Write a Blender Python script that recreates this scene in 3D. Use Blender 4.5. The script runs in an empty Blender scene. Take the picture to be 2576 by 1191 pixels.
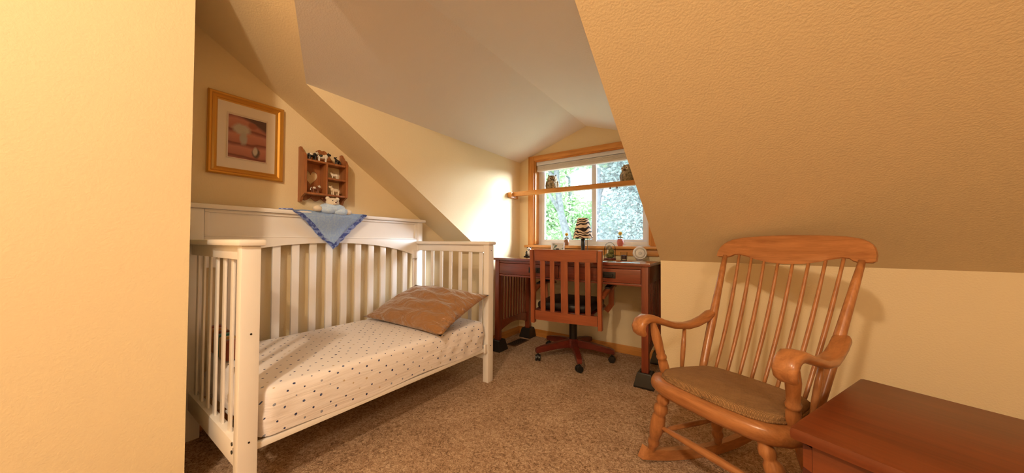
import bpy, bmesh, math, random
from mathutils import Vector, Matrix, Quaternion
random.seed(7)
scn = bpy.context.scene
COL = scn.collection
PI = math.pi

# ------------------------------------------------------------------ camera
F_PX, YAW, PITCH, ROLL = 811.08, math.radians(34.915), math.radians(1.0387), math.radians(0.3346)
CAM_Z = 1.0
f_ = Vector((-math.sin(YAW)*math.cos(PITCH), math.cos(YAW)*math.cos(PITCH), math.sin(PITCH)))
r_ = Vector((math.cos(YAW), math.sin(YAW), 0))
u_ = r_.cross(f_)
r2 = r_*math.cos(ROLL) + u_*math.sin(ROLL)
u2 = -r_*math.sin(ROLL) + u_*math.cos(ROLL)
cd = bpy.data.cameras.new('camera'); cam = bpy.data.objects.new('camera', cd); COL.objects.link(cam)
cd.sensor_fit = 'HORIZONTAL'; cd.sensor_width = 36.0; cd.lens = 36.0*F_PX/2576.0
cd.clip_start = 0.02; cd.clip_end = 200
m = Matrix.Identity(4)
for i in range(3):
    m[i][0] = r2[i]; m[i][1] = u2[i]; m[i][2] = -f_[i]
m[2][3] = CAM_Z
cam.matrix_world = m
scn.camera = cam

# ------------------------------------------------------------------ world and lights
SKY_STRENGTH = 4.6
LAMP_W = 104.0
FILL_W = 58.0
scn.view_settings.view_transform = 'Standard'
scn.view_settings.look = 'None'
scn.view_settings.gamma = 1.0
scn.view_settings.use_curve_mapping = False
scn.view_settings.exposure = 0.0
w = bpy.data.worlds.new('overcast_sky'); scn.world = w; w.use_nodes = True
wn = w.node_tree.nodes; wl = w.node_tree.links
wn['Background'].inputs[0].default_value = (0.84, 0.93, 1.0, 1)
wn['Background'].inputs[1].default_value = SKY_STRENGTH

def lamp(name, kind, loc, watts, colour, size=0.1, size_y=None, aim=None):
    d = bpy.data.lights.new(name, kind); d.energy = watts; d.color = colour
    o = bpy.data.objects.new(name, d); COL.objects.link(o); o.location = loc
    if kind == 'POINT': d.shadow_soft_size = size
    if kind == 'AREA':
        d.shape = 'RECTANGLE'; d.size = size; d.size_y = size_y or size
        o.rotation_euler = (Vector(aim)-Vector(loc)).to_track_quat('-Z', 'Y').to_euler()
    return o
# the room's warm ceiling lamp, and an unseen fill light added to brighten the room
lamp('ceiling_lamp_light', 'POINT', (-0.30, -0.88, 2.33), LAMP_W, (1.0, 0.81, 0.58), 0.06)
lamp('added_fill_light', 'AREA', (1.1, -1.9, 2.385), FILL_W, (1.0, 0.83, 0.63), 0.5, 0.5, (1.1, -1.9, 0))
# hazy low sun beyond the trees
sd = bpy.data.lights.new('hazy_sun', 'SUN'); sd.energy = 36.0; sd.angle = math.radians(38); sd.color = (0.86, 0.93, 1.0)
so = bpy.data.objects.new('hazy_sun', sd); COL.objects.link(so); so.location = (6, 9, 6)
so.rotation_euler = Vector((-0.70, -0.60, -0.34)).to_track_quat('-Z', 'Y').to_euler()
# daylight portal in the window opening (only guides the sky's own light)
pt = lamp('window_portal', 'AREA', (-1.21, 3.17, 1.42), 1.0, (1, 1, 1), 1.2, 0.94, (-1.21, 0, 1.42))
pt.data.cycles.is_portal = True

# ------------------------------------------------------------------ materials
def srgb(r, g, b):
    def c(v):
        v /= 255.0
        return v/12.92 if v <= 0.04045 else ((v+0.055)/1.055)**2.4
    return (c(r), c(g), c(b), 1)

class NT:
    def __init__(s, name):
        s.m = bpy.data.materials.new(name); s.m.use_nodes = True
        s.t = s.m.node_tree; s.n = s.t.nodes; s.l = s.t.links
        s.b = s.n['Principled BSDF']
    def add(s, typ, **kw):
        n = s.n.new(typ)
        for k, v in kw.items(): setattr(n, k, v)
        return n
    def link(s, a, b): s.l.new(a, b)
    def set(s, **kw):
        for k, v in kw.items(): s.b.inputs[k.replace('_', ' ')].default_value = v
    def ramp(s, fac, stops):
        r = s.add('ShaderNodeValToRGB'); e = r.color_ramp.elements
        while len(e) < len(stops): e.new(0.5)
        for i, (p, c) in enumerate(stops): e[i].position = p; e[i].color = c
        s.link(fac, r.inputs[0]); return r.outputs[0]
    def math(s, op, a, b=None):
        n = s.add('ShaderNodeMath', operation=op)
        for i, v in enumerate((a, b)):
            if v is None: continue
            if isinstance(v, (int, float)): n.inputs[i].default_value = v
            else: s.link(v, n.inputs[i])
        return n.outputs[0]
    def mix(s, fac, a, b):
        n = s.add('ShaderNodeMix', data_type='RGBA')
        for i, v in ((0, fac), (6, a), (7, b)):
            if isinstance(v, (tuple, float, int)): n.inputs[i].default_value = v
            else: s.link(v, n.inputs[i])
        return n.outputs[2]
    def obj(s, scale=(1, 1, 1), rot=(0, 0, 0)):
        tc = s.add('ShaderNodeTexCoord'); mp = s.add('ShaderNodeMapping')
        mp.inputs['Scale'].default_value = scale; mp.inputs['Rotation'].default_value = rot
        s.link(tc.outputs['Object'], mp.inputs[0]); return mp.outputs[0]
    def noise(s, vec, scale, detail=3, rough=0.55, dist=0.0):
        n = s.add('ShaderNodeTexNoise'); n.inputs['Scale'].default_value = scale
        n.inputs['Detail'].default_value = detail; n.inputs['Roughness'].default_value = rough
        n.inputs['Distortion'].default_value = dist
        s.link(vec, n.inputs['Vector']); return n.outputs[0]
    def bump(s, h, strength, dist=0.01):
        b = s.add('ShaderNodeBump'); b.inputs['Strength'].default_value = strength
        b.inputs['Distance'].default_value = dist
        s.link(h, b.inputs['Height']); s.link(b.outputs[0], s.b.inputs['Normal'])

def plain(name, col, rough=0.5, var=0.0, scale=20, spec=0.5, metal=0.0, bump=0.0):
    t = NT(name); t.set(Base_Color=col, Roughness=rough, Metallic=metal)
    t.b.inputs['Specular IOR Level'].default_value = spec
    if var or bump:
        n = t.noise(t.obj(), scale)
        if var:
            d = tuple(c*(1-var) for c in col[:3])+(1,); l = tuple(min(1, c*(1+var)) for c in col[:3])+(1,)
            t.link(t.ramp(n, [(0.3, d), (0.7, l)]), t.b.inputs['Base Color'])
        if bump: t.bump(n, bump, 0.004)
    return t.m

def wood(name, dark, light, axis='x', rough=0.35, scale=1.0, coat=0.0):
    t = NT(name); t.set(Roughness=rough)
    s = {'x': (1.2, 14, 14), 'y': (14, 1.2, 14), 'z': (14, 14, 1.2)}[axis]
    v = t.obj(tuple(k*scale for k in s))
    n1 = t.noise(v, 2.2, 5, 0.6, 0.6); n2 = t.noise(v, 9, 3, 0.6)
    f = t.math('ADD', t.math('MULTIPLY', n1, 0.75), t.math('MULTIPLY', n2, 0.25))
    t.link(t.ramp(f, [(0.32, dark), (0.66, light)]), t.b.inputs['Base Color'])
    t.bump(n2, 0.06, 0.002)
    t.b.inputs['Coat Weight'].default_value = coat
    return t.m

def wall_paint(name, col, bump=0.16):
    t = NT(name); t.set(Roughness=0.62, Base_Color=col)
    t.b.inputs['Specular IOR Level'].default_value = 0.3
    v = t.obj()
    n = t.noise(v, 130, 3, 0.5)
    t.bump(t.ramp(n, [(0.35, (0, 0, 0, 1)), (0.7, (1, 1, 1, 1))]), bump, 0.004)
    return t.m

PAINT = wall_paint('cream_wall_paint', (0.82, 0.665, 0.415, 1))
DORMER_PAINT = wall_paint('dormer_ceiling_paint', (0.80, 0.73, 0.66, 1))

def carpet():
    t = NT('speckled_brown_carpet'); t.set(Roughness=0.95)
    t.b.inputs['Specular IOR Level'].default_value = 0.1
    v = t.obj()
    a = t.noise(v, 62, 4, 0.7, 1.2); b = t.noise(v, 5, 2); c = t.noise(v, 190, 2, 0.6)
    f = t.math('ADD', t.math('MULTIPLY', a, 0.62), t.math('ADD', t.math('MULTIPLY', b, 0.12), t.math('MULTIPLY', c, 0.26)))
    t.link(t.ramp(f, [(0.38, srgb(124, 96, 74)), (0.5, srgb(190, 156, 126)), (0.61, srgb(228, 200, 170))]), t.b.inputs['Base Color'])
    t.bump(f, 0.9, 0.02); return t.m
CARPET = carpet()
CRIB = plain('cream_white_crib_paint', (0.88, 0.84, 0.80, 1), 0.32, 0.015, 8)
PINE = wood('honey_pine_trim', srgb(186, 118, 50), srgb(224, 160, 84), 'x', 0.38)
PINE_Z = wood('honey_pine_trim_upright', srgb(186, 118, 50), srgb(224, 160, 84), 'z', 0.38)
PINE_Y = wood('honey_pine_trim_long', srgb(186, 118, 50), srgb(224, 160, 84), 'y', 0.38)
OAK = wood('rocker_oak', srgb(144, 90, 50), srgb(184, 124, 74), 'x', 0.3, 1.6, 0.12)
OAK_Z = wood('rocker_oak_upright', srgb(144, 90, 50), srgb(184, 124, 74), 'z', 0.3, 1.6, 0.12)
OAK_Y = wood('rocker_oak_long', srgb(144, 90, 50), srgb(184, 124, 74), 'y', 0.3, 1.6, 0.12)
CHERRY = wood('cherry_wood', srgb(100, 42, 24), srgb(138, 66, 40), 'x', 0.28, 1, 0.15)
CHERRY_Z = wood('cherry_wood_upright', srgb(100, 42, 24), srgb(138, 66, 40), 'z', 0.28, 1, 0.15)
CHAIRW = wood('swivel_chair_cherry', srgb(126, 62, 34), srgb(162, 88, 52), 'x', 0.3, 1, 0.1)
CHAIRW_Z = wood('swivel_chair_cherry_upright', srgb(126, 62, 34), srgb(162, 88, 52), 'z', 0.3, 1, 0.1)
DARKCH = wood('dark_cherry', srgb(78, 26, 18), srgb(112, 44, 30), 'x', 0.3)
DESKTOP = wood('polished_desktop_cherry', srgb(96, 36, 24), srgb(130, 56, 38), 'x', 0.16, 1, 1.0)
CEDAR = wood('cedar_chest_wood', srgb(92, 42, 18), srgb(122, 60, 28), 'x', 0.35, 0.7)
CEDAR_END = plain('cedar_end_grain', srgb(72, 26, 14), 0.5, 0.15, 60)
SHELFW = wood('display_shelf_wood', srgb(132, 76, 40), srgb(176, 112, 64), 'z', 0.4, 1.4)
BLACK = plain('black_plastic', (0.012, 0.011, 0.010, 1), 0.4)
LEATHER = plain('black_leather', (0.018, 0.012, 0.010, 1), 0.42, 0.2, 60, bump=0.2)
WHITEV = plain('white_vinyl', (0.72, 0.74, 0.82, 1), 0.35)  # white vinyl, with the backlight's lilac tint put into its colour
BLIND = plain('white_blind_fabric', (0.74, 0.70, 0.68, 1), 0.8)
GOLD = NT('gold_leaf_frame'); GOLD.set(Base_Color=srgb(205, 150, 62), Metallic=0.55, Roughness=0.32)
GOLD.bump(GOLD.noise(GOLD.obj(), 90), 0.08, 0.002); GOLD = GOLD.m
MAT_BOARD = plain('cream_mat_board', (0.80, 0.70, 0.58, 1), 0.8)
DARKMETAL = plain('dark_bronze_metal', (0.03, 0.026, 0.022, 1), 0.45, metal=0.6)
CREAMP = plain('cream_plush', (0.82, 0.72, 0.58, 1), 0.95, 0.06, 120, bump=0.5)

def fabric(name, c1, c2, scale, rough=0.9, sheen=0.3, bump=0.3):
    t = NT(name); t.set(Roughness=rough)
    t.b.inputs['Sheen Weight'].default_value = sheen
    n = t.noise(t.obj(), scale, 4, 0.6)
    t.link(t.ramp(n, [(0.35, c1), (0.65, c2)]), t.b.inputs['Base Color']); t.bump(n, bump, 0.003)
    return t.m
BLUE = fabric('light_blue_fleece', srgb(182, 212, 252), srgb(208, 230, 255), 90)
def trim_satin():
    t = NT('periwinkle_satin_trim'); t.set(Roughness=0.3)
    w_ = t.add('ShaderNodeTexWave'); w_.inputs['Scale'].default_value = 26; w_.inputs['Distortion'].default_value = 7
    w_.inputs['Detail'].default_value = 2
    t.link(t.obj(), w_.inputs['Vector'])
    t.link(t.ramp(w_.outputs[0], [(0.35, srgb(108, 126, 206)), (0.6, srgb(184, 202, 250))]), t.b.inputs['Base Color'])
    return t.m
BLUETRIM = trim_satin()
def woven():
    t = NT('tan_woven_cushion'); t.set(Roughness=0.95)
    v = t.obj((1, 1, 1), (0, 0, 0.3))
    w1 = t.add('ShaderNodeTexWave'); w1.inputs['Scale'].default_value = 62; w1.inputs['Distortion'].default_value = 1.2
    w2 = t.add('ShaderNodeTexWave', bands_direction='Y'); w2.inputs['Scale'].default_value = 62; w2.inputs['Distortion'].default_value = 1.2
    t.link(v, w1.inputs['Vector']); t.link(v, w2.inputs['Vector'])
    f = t.math('MULTIPLY', w1.outputs[0], w2.outputs[0])
    g = t.math('ADD', t.math('MULTIPLY', f, 0.6), t.math('MULTIPLY', t.noise(v, 30), 0.4))
    t.link(t.ramp(g, [(0.15, srgb(122, 88, 52)), (0.6, srgb(166, 126, 80))]), t.b.inputs['Base Color'])
    t.bump(f, 0.5, 0.004); return t.m
WOVEN = woven()
def satin():
    t = NT('tan_satin'); t.set(Base_Color=srgb(152, 108, 66), Roughness=0.32)
    t.b.inputs['Sheen Weight'].default_value = 0.4
    v = t.obj((2.2, 6, 4), (0, 0, 0.5)); n = t.noise(v, 2.6, 3, 0.55, 1.2)
    t.bump(n, 0.9, 0.04)
    return t.m
SATIN = satin()

def sheet():
    t = NT('white_sheet_with_stars'); t.set(Roughness=0.8)
    tc = t.add('ShaderNodeTexCoord'); sp = t.add('ShaderNodeSeparateXYZ'); t.link(tc.outputs['Object'], sp.inputs[0])
    x, y, z = sp.outputs
    v = t.math('SUBTRACT', x, z)
    s = 0.068
    a = t.math('DIVIDE', t.math('ADD', y, v), s); b = t.math('DIVIDE', t.math('SUBTRACT', y, v), s)
    fa, fb = t.math('FLOOR', a), t.math('FLOOR', b)
    da = t.math('SUBTRACT', t.math('SUBTRACT', a, fa), 0.5); db = t.math('SUBTRACT', t.math('SUBTRACT', b, fb), 0.5)
    cv = t.add('ShaderNodeCombineXYZ'); t.link(fa, cv.inputs[0]); t.link(fb, cv.inputs[1])
    wn_ = t.add('ShaderNodeTexWhiteNoise', noise_dimensions='2D'); t.link(cv.outputs[0], wn_.inputs['Vector'])
    # jitter the dots a little inside their cells
    sc = t.add('ShaderNodeSeparateColor'); t.link(wn_.outputs['Color'], sc.inputs[0])
    da = t.math('ADD', da, t.math('MULTIPLY', t.math('SUBTRACT', sc.outputs[0], 0.5), 0.3))
    db = t.math('ADD', db, t.math('MULTIPLY', t.math('SUBTRACT', sc.outputs[1], 0.5), 0.3))
    d = t.math('SQRT', t.math('ADD', t.math('MULTIPLY', da, da), t.math('MULTIPLY', db, db)))
    rad = t.math('ADD', 0.065, t.math('MULTIPLY', sc.outputs[2], 0.05))
    dot = t.math('LESS_THAN', d, rad)
    colr = t.add('ShaderNodeValToRGB'); colr.color_ramp.interpolation = 'CONSTANT'
    st = [(0, srgb(52, 62, 104)), (0.34, srgb(150, 156, 176)), (0.62, srgb(198, 178, 150)), (0.8, srgb(86, 98, 138))]
    e = colr.color_ramp.elements
    while len(e) < 4: e.new(0.5)
    for i, (p, c) in enumerate(st): e[i].position = p; e[i].color = c
    t.link(wn_.outputs['Value'], colr.inputs[0])
    t.link(t.mix(dot, (0.88, 0.83, 0.83, 1), colr.outputs[0]), t.b.inputs['Base Color'])
    t.bump(t.noise(t.obj((1.5, 1.0, 9), (0.5, 0, 0)), 3, 3, 0.5, 0.6), 0.22, 0.03)
    return t.m
SHEET = sheet()

def print_art():
    # a plain generic painted print: rose-brown bands of steps with two soft pale patches
    t = NT('rose_brown_print'); t.set(Roughness=0.5)
    tc = t.add('ShaderNodeTexCoord'); sp = t.add('ShaderNodeSeparateXYZ'); t.link(tc.outputs['Object'], sp.inputs[0])
    y, z = sp.outputs[1], sp.outputs[2]
    vec = tc.outputs['Object']
    band = t.math('ADD', t.math('MULTIPLY', z, 13.0), t.math('MULTIPLY', t.noise(vec, 8, 2), 0.5))
    fr = t.math('FRACT', t.math('ADD', band, 40.2))
    base = t.ramp(fr, [(0.0, srgb(112, 60, 52)), (0.12, srgb(168, 104, 88)), (0.7, srgb(184, 122, 104)), (0.95, srgb(128, 74, 66))])
    top = t.ramp(t.math('ADD', t.math('MULTIPLY', z, 6), t.math('MULTIPLY', t.math('SUBTRACT', y, 0.02), 3.5)),
                 [(0.48, (0, 0, 0, 1)), (0.62, (1, 1, 1, 1))])
    base = t.mix(top, base, srgb(88, 62, 58))
    def blob(cy, cz, ry, rz, col, b_):
        dy = t.math('DIVIDE', t.math('SUBTRACT', y, cy), ry); dz = t.math('DIVIDE', t.math('SUBTRACT', z, cz), rz)
        d = t.math('SQRT', t.math('ADD', t.math('MULTIPLY', dy, dy), t.math('MULTIPLY', dz, dz)))
        d = t.math('ADD', d, t.math('MULTIPLY', t.math('SUBTRACT', t.noise(vec, 45, 3), 0.5), 0.5))
        return t.mix(t.ramp(d, [(0.6, (1, 1, 1, 1)), (1.08, (0, 0, 0, 1))]), b_, col)
    base = blob(-0.03, 0.045, 0.05, 0.038, srgb(176, 164, 150), base)
    base = blob(-0.02, -0.005, 0.022, 0.045, srgb(166, 156, 144), base)
    base = blob(0.022, 0.078, 0.026, 0.022, srgb(150, 88, 70), base)
    base = blob(0.04, -0.078, 0.024, 0.036, srgb(90, 74, 68), base)
    base = blob(0.036, -0.068, 0.014, 0.03, srgb(190, 176, 160), base)
    t.link(base, t.b.inputs['Base Color']); return t.m
ART = print_art()

def zebra():
    t = NT('zebra_print_fabric'); t.set(Roughness=0.85)
    w_ = t.add('ShaderNodeTexWave', bands_direction='Z'); w_.inputs['Scale'].default_value = 10.5
    w_.inputs['Distortion'].default_value = 11.0; w_.inputs['Detail'].default_value = 1.0; w_.inputs['Detail Scale'].default_value = 1.3
    t.link(t.obj(), w_.inputs['Vector'])
    t.link(t.ramp(w_.outputs[0], [(0.42, srgb(36, 24, 20)), (0.5, srgb(226, 200, 172))]), t.b.inputs['Base Color'])
    return t.m
ZEBRA = zebra()

def glass(name='clear_glass', tint=(1, 1, 1, 1), k=0.08):
    t = NT(name); out = t.n['Material Output']
    tr = t.add('ShaderNodeBsdfTransparent'); tr.inputs[0].default_value = tint
    gl = t.add('ShaderNodeBsdfGlossy'); gl.inputs['Roughness'].default_value = 0.02
    mx = t.add('ShaderNodeMixShader'); mx.inputs[0].default_value = k
    lw = t.add('ShaderNodeLayerWeight'); lw.inputs['Blend'].default_value = k*3
    t.link(lw.outputs['Fresnel'], mx.inputs[0])
    t.link(tr.outputs[0], mx.inputs[1]); t.link(gl.outputs[0], mx.inputs[2]); t.link(mx.outputs[0], out.inputs[0])
    return t.m
GLASS = glass('window_glass', (0.97, 0.99, 1, 1), 0.05)
JAR = glass('jar_glass', (0.95, 0.96, 0.95, 1), 0.03)
def screen_mat():
    t = NT('insect_screen_mesh'); out = t.n['Material Output']
    tr = t.add('ShaderNodeBsdfTransparent'); df = t.add('ShaderNodeBsdfDiffuse'); df.inputs[0].default_value = (0.42, 0.45, 0.48, 1)
    mx = t.add('ShaderNodeMixShader'); mx.inputs[0].default_value = 0.28
    t.link(tr.outputs[0], mx.inputs[1]); t.link(df.outputs[0], mx.inputs[2]); t.link(mx.outputs[0], out.inputs[0])
    return t.m
SCREEN = screen_mat()
def leafmat(name, c1, c2):
    t = NT(name); t.set(Roughness=0.6)
    n = t.noise(t.obj(), 1.4, 4)
    t.link(t.ramp(n, [(0.35, c1), (0.65, c2)]), t.b.inputs['Base Color'])
    t.b.inputs['Transmission Weight'].default_value = 0.0
    return t.m
LEAF1 = leafmat('pale_green_leaves', (0.36, 0.54, 0.28, 1), (0.58, 0.74, 0.50, 1))
LEAF2 = leafmat('blue_green_leaves', (0.36, 0.50, 0.47, 1), (0.62, 0.75, 0.75, 1))
BARK = plain('grey_bark', (0.20, 0.22, 0.23, 1), 0.9, 0.3, 12, bump=0.5)
GRASS = plain('lawn_grass', (0.46, 0.52, 0.36, 1), 0.9, 0.3, 3)  # grass colour paled to bounce more daylight up onto the dormer ceiling
OWLM = fabric('mottled_brown_plush', srgb(84, 72, 52), srgb(190, 170, 136), 48, 0.95, 0.2, 0.6)
MOSS = fabric('olive_moss', srgb(58, 58, 24), srgb(132, 126, 66), 70, 0.95, 0.1, 0.8)

# ------------------------------------------------------------------ mesh helpers
def new(): return bmesh.new()
def box(bm, a, b, bev=0.0, rot=None, piv=None):
    g = bmesh.ops.create_cube(bm, size=1.0)['verts']
    for v in g:
        v.co = Vector([a[i]+(v.co[i]+0.5)*(b[i]-a[i]) for i in range(3)])
    if bev:
        es = list({e for v in g for e in v.link_edges})
        r = bmesh.ops.bevel(bm, geom=es, offset=bev, segments=2, affect='EDGES', profile=0.6)
        g = list({v for f in r['faces'] for v in f.verts} | {v for v in g if v.is_valid})
    if rot is not None:
        p = Vector(piv if piv else [(a[i]+b[i])/2 for i in range(3)])
        for v in g: v.co = rot @ (v.co-p) + p
    return g
def frames(pts, up=Vector((0, 0, 1))):
    out = []
    n = len(pts)
    prev = None
    for i in range(n):
        t = (pts[min(i+1, n-1)]-pts[max(i-1, 0)]).normalized()
        if prev is None:
            ref = up if abs(t.dot(up)) < 0.95 else Vector((1, 0, 0))
            s = t.cross(ref).normalized()
        else:
            s = (prev - t*prev.dot(t)).normalized()
        prev = s
        out.append((s, s.cross(t).normalized()))
    return out
def tube(bm, pts, rad, seg=12, flat=1.0, power=2.0, up=Vector((0, 0, 1))):
    """sweep; rad: number, list or list of (rs, rn); power > 2 squares the section"""
    pts = [Vector(p) for p in pts]; fr = frames(pts, up); rings = []
    for i, p in enumerate(pts):
        r = rad[i] if isinstance(rad, (list, tuple)) else rad
        rs, rn = r if isinstance(r, (list, tuple)) else (r, r*flat)
        ring = []
        for k in range(seg):
            a = 2*PI*(k+0.5)/seg; c, s = math.cos(a), math.sin(a)
            c = math.copysign(abs(c)**(2/power), c); s = math.copysign(abs(s)**(2/power), s)
            ring.append(bm.verts.new(p + fr[i][0]*c*rs + fr[i][1]*s*rn))
        rings.append(ring)
    for a, b in zip(rings, rings[1:]):
        for k in range(seg):
            bm.faces.new((a[k], a[(k+1) % seg], b[(k+1) % seg], b[k]))
    bm.faces.new(rings[0][::-1]); bm.faces.new(rings[-1])
def turned(bm, a, b, prof, seg=14):
    a, b = Vector(a), Vector(b)
    tube(bm, [a.lerp(b, t) for t, _ in prof], [r for _, r in prof], seg)
def prism(bm, poly, axis, lo, hi, bev=0.0):
    """polygon of 2-D points extruded along axis; poly gives the two other axes in order"""
    def P(p, v):
        q = list(p); q.insert('xyz'.index(axis), v); return Vector(q)
    n0 = len(bm.verts)
    A = [bm.verts.new(P(p, lo)) for p in poly]; B = [bm.verts.new(P(p, hi)) for p in poly]
    n = len(poly)
    fs = [bm.faces.new(A[::-1]), bm.faces.new(B)]
    for i in range(n): fs.append(bm.faces.new((A[i], A[(i+1) % n], B[(i+1) % n], B[i])))
    if bev:
        es = list({e for f in fs[:2] for e in f.edges})
        bmesh.ops.bevel(bm, geom=es, offset=bev, segments=3, affect='EDGES', profile=0.5)
def ball(bm, c, r, seg=16, rings=10, rot=None):
    if not isinstance(r, (tuple, list)): r = (r, r, r)
    g = bmesh.ops.create_uvsphere(bm, u_segments=seg, v_segments=rings, radius=1.0)['verts']
    for v in g:
        q = Vector((v.co.x*r[0], v.co.y*r[1], v.co.z*r[2]))
        if rot is not None: q = rot @ q
        v.co = q + Vector(c)
def lathe(bm, c, prof, seg=24):
    """prof: list of (radius, z) about the vertical through c"""
    rings = []
    for r, z in prof:
        rings.append([bm.verts.new((c[0]+r*math.cos(2*PI*k/seg), c[1]+r*math.sin(2*PI*k/seg), c[2]+z)) for k in range(seg)])
    for a, b in zip(rings, rings[1:]):
        for k in range(seg): bm.faces.new((a[k], a[(k+1) % seg], b[(k+1) % seg], b[k]))
    bm.faces.new(rings[0][::-1]); bm.faces.new(rings[-1])
def obj(name, bm, mat, parent=None, smooth=None):
    bmesh.ops.recalc_face_normals(bm, faces=bm.faces[:])
    me = bpy.data.meshes.new(name); bm.to_mesh(me); bm.free()
    if mat: me.materials.append(mat)
    o = bpy.data.objects.new(name, me); COL.objects.link(o)
    if parent: o.parent = parent
    if smooth is not None:
        for p in me.polygons: p.use_smooth = True
        if smooth < 180: me.set_sharp_from_angle(angle=math.radians(smooth))
    return o
def tag(o, label, cat, group=None):
    o['label'] = label; o['category'] = cat
    if group: o['group'] = group
    return o
def thing(name, label, cat, loc=(0, 0, 0), rz=0.0, group=None):
    o = bpy.data.objects.new(name, None); COL.objects.link(o)
    o.location = loc; o.rotation_euler = (0, 0, rz); o.empty_display_size = 0.1
    return tag(o, label, cat, group)
def struct(name, bm, mat, parent=None, smooth=None):
    o = obj(name, bm, mat, parent, smooth)
    if not parent: o['kind'] = 'structure'
    return o
def pbox(name, a, b, mat, parent, bev=0.004, label=None):
    bm = new(); box(bm, a, b, bev); o = obj(name, bm, mat, parent, 40)
    if label: o['label'] = label
    return o

# ------------------------------------------------------------------ the room
XL, XR = -2.33, 2.6                  # gable wall, far right wall
YK, YW, YB = 2.40, 3.00, -3.0        # knee wall, window wall, back wall
CX0, CX1, RX = -1.99, -0.43, -1.21   # dormer cheeks, ridge
EZ, RZ = 1.89, 2.15
S0, S1 = 2.405, 0.635                # roof: z = S0 - S1*y
roof = lambda y: S0 - S1*y
yv, yr, yc = (S0-EZ)/S1, (S0-RZ)/S1, (S0-2.4)/S1
KZ = roof(YK)

bm = new(); box(bm, (XL-0.1, YB-0.1, -0.12), (XR+0.1, YW+0.1, 0)); struct('floor', bm, CARPET)
# roof slope with the dormer's opening cut out of it
bm = new()
pl = [(XL-0.1, YK+0.1), (CX0, YK+0.1), (CX0, yv), (RX, yr), (CX1, yv), (CX1, YK+0.1), (XR+0.1, YK+0.1), (XR+0.1, yc), (XL-0.1, yc)]
lo = [bm.verts.new((x, y, roof(y))) for x, y in pl]
off = [(0, 0), (-0.08, 0), (-0.08, -0.12), (0, -0.16), (0.08, -0.12), (0.08, 0), (0, 0), (0, 0), (0, 0)]   # the opening's edge flares away above
hi = [bm.verts.new((x+dx, y+dy, roof(y+dy)+0.1)) for (x, y), (dx, dy) in zip(pl, off)]
bm.faces.new(lo); bm.faces.new(hi[::-1])
for i in range(len(pl)):
    j = (i+1) % len(pl); bm.faces.new((lo[i], lo[j], hi[j], hi[i]))
bmesh.ops.triangulate(bm, faces=bm.faces[:])
struct('ceiling_slope', bm, PAINT)
bm = new(); box(bm, (XL-0.1, YB-0.1, 2.4), (XR+0.1, yc, 2.5)); struct('ceiling', bm, PAINT)
# dormer ceilings
def slab(name, quad, mat):
    bm = new(); A = [bm.verts.new(p) for p in quad]; B = [bm.verts.new((p[0], p[1], p[2]+0.08)) for p in quad]
    bm.faces.new(A); bm.faces.new(B[::-1])
    for i in range(4): bm.faces.new((A[i], A[(i+1) % 4], B[(i+1) % 4], B[i]))
    return struct(name, bm, mat)
slab('ceiling_dormer_left', [(CX0, yv, EZ), (RX, yr, RZ), (RX, YW+0.14, RZ), (CX0, YW+0.14, EZ)], DORMER_PAINT)
slab('ceiling_dormer_right', [(CX1, yv, EZ), (CX1, YW+0.14, EZ), (RX, YW+0.14, RZ), (RX, yr, RZ)], DORMER_PAINT)
# cheeks of the dormer
chk = [(yv, EZ), (YK, KZ), (YK, 0), (YW+0.14, 0), (YW+0.14, EZ)]
def cheek(name, x_in, x_out):
    bm = new(); prism(bm, chk, 'x', min(x_in, x_out), max(x_in, x_out))
    for v in bm.verts:                    # the outer skin sits above the roof slab
        if abs(v.co.x-x_out) < 1e-5 and v.co.y <= YK+1e-5 and v.co.z > 0.5: v.co.z += 0.09
    struct(name, bm, PAINT)
cheek('wall_dormer_left', CX0, CX0-0.09); cheek('wall_dormer_right', CX1, CX1+0.09)
# knee walls
bm = new(); box(bm, (XL, YK, 0), (CX0-0.09, YK+0.1, KZ)); struct('wall_knee_left', bm, PAINT)
bm = new(); box(bm, (CX1+0.09, YK, 0), (XR, YK+0.1, KZ)); struct('wall_knee_right', bm, PAINT)
# gable wall, closet wall, the rest of the main room
bm = new(); prism(bm, [(0.30, 0), (YK+0.1, 0), (YK+0.1, KZ), (0.30, roof(0.30)+0.05)], 'x', XL-0.1, XL); struct('wall_left', bm, PAINT)
PX, PY = -1.75, 0.312
bm = new(); prism(bm, [(YB, 0), (PY, 0), (PY, roof(PY)+0.02), (yc, 2.42), (YB, 2.42)], 'x', XL-0.1, PX); struct('wall_closet', bm, PAINT)
bm = new(); box(bm, (XL-0.1, YB-0.1, 0), (XR+0.1, YB, 2.4)); struct('wall_back', bm, PAINT)
bm = new(); prism(bm, [(YB, 0), (YK+0.1, 0), (YK+0.1, KZ), (yc, 2.42), (YB, 2.42)], 'x', XR, XR+0.1); struct('wall_right', bm, PAINT)
# window wall with its opening
OX0, OX1, OZ0, OZ1 = -1.80, -0.62, 0.97, 1.885
bm = new()
box(bm, (CX0, YW, 0), (CX1, YW+0.14, OZ0)); box(bm, (CX0, YW, OZ0), (OX0, YW+0.14, OZ1))
box(bm, (OX1, YW, OZ0), (CX1, YW+0.14, OZ1))
prism(bm, [(CX0, OZ1), (CX1, OZ1), (CX1, EZ), (RX, RZ), (CX0, EZ)], 'y', YW, YW+0.14)
struct('wall_window', bm, PAINT)
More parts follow.
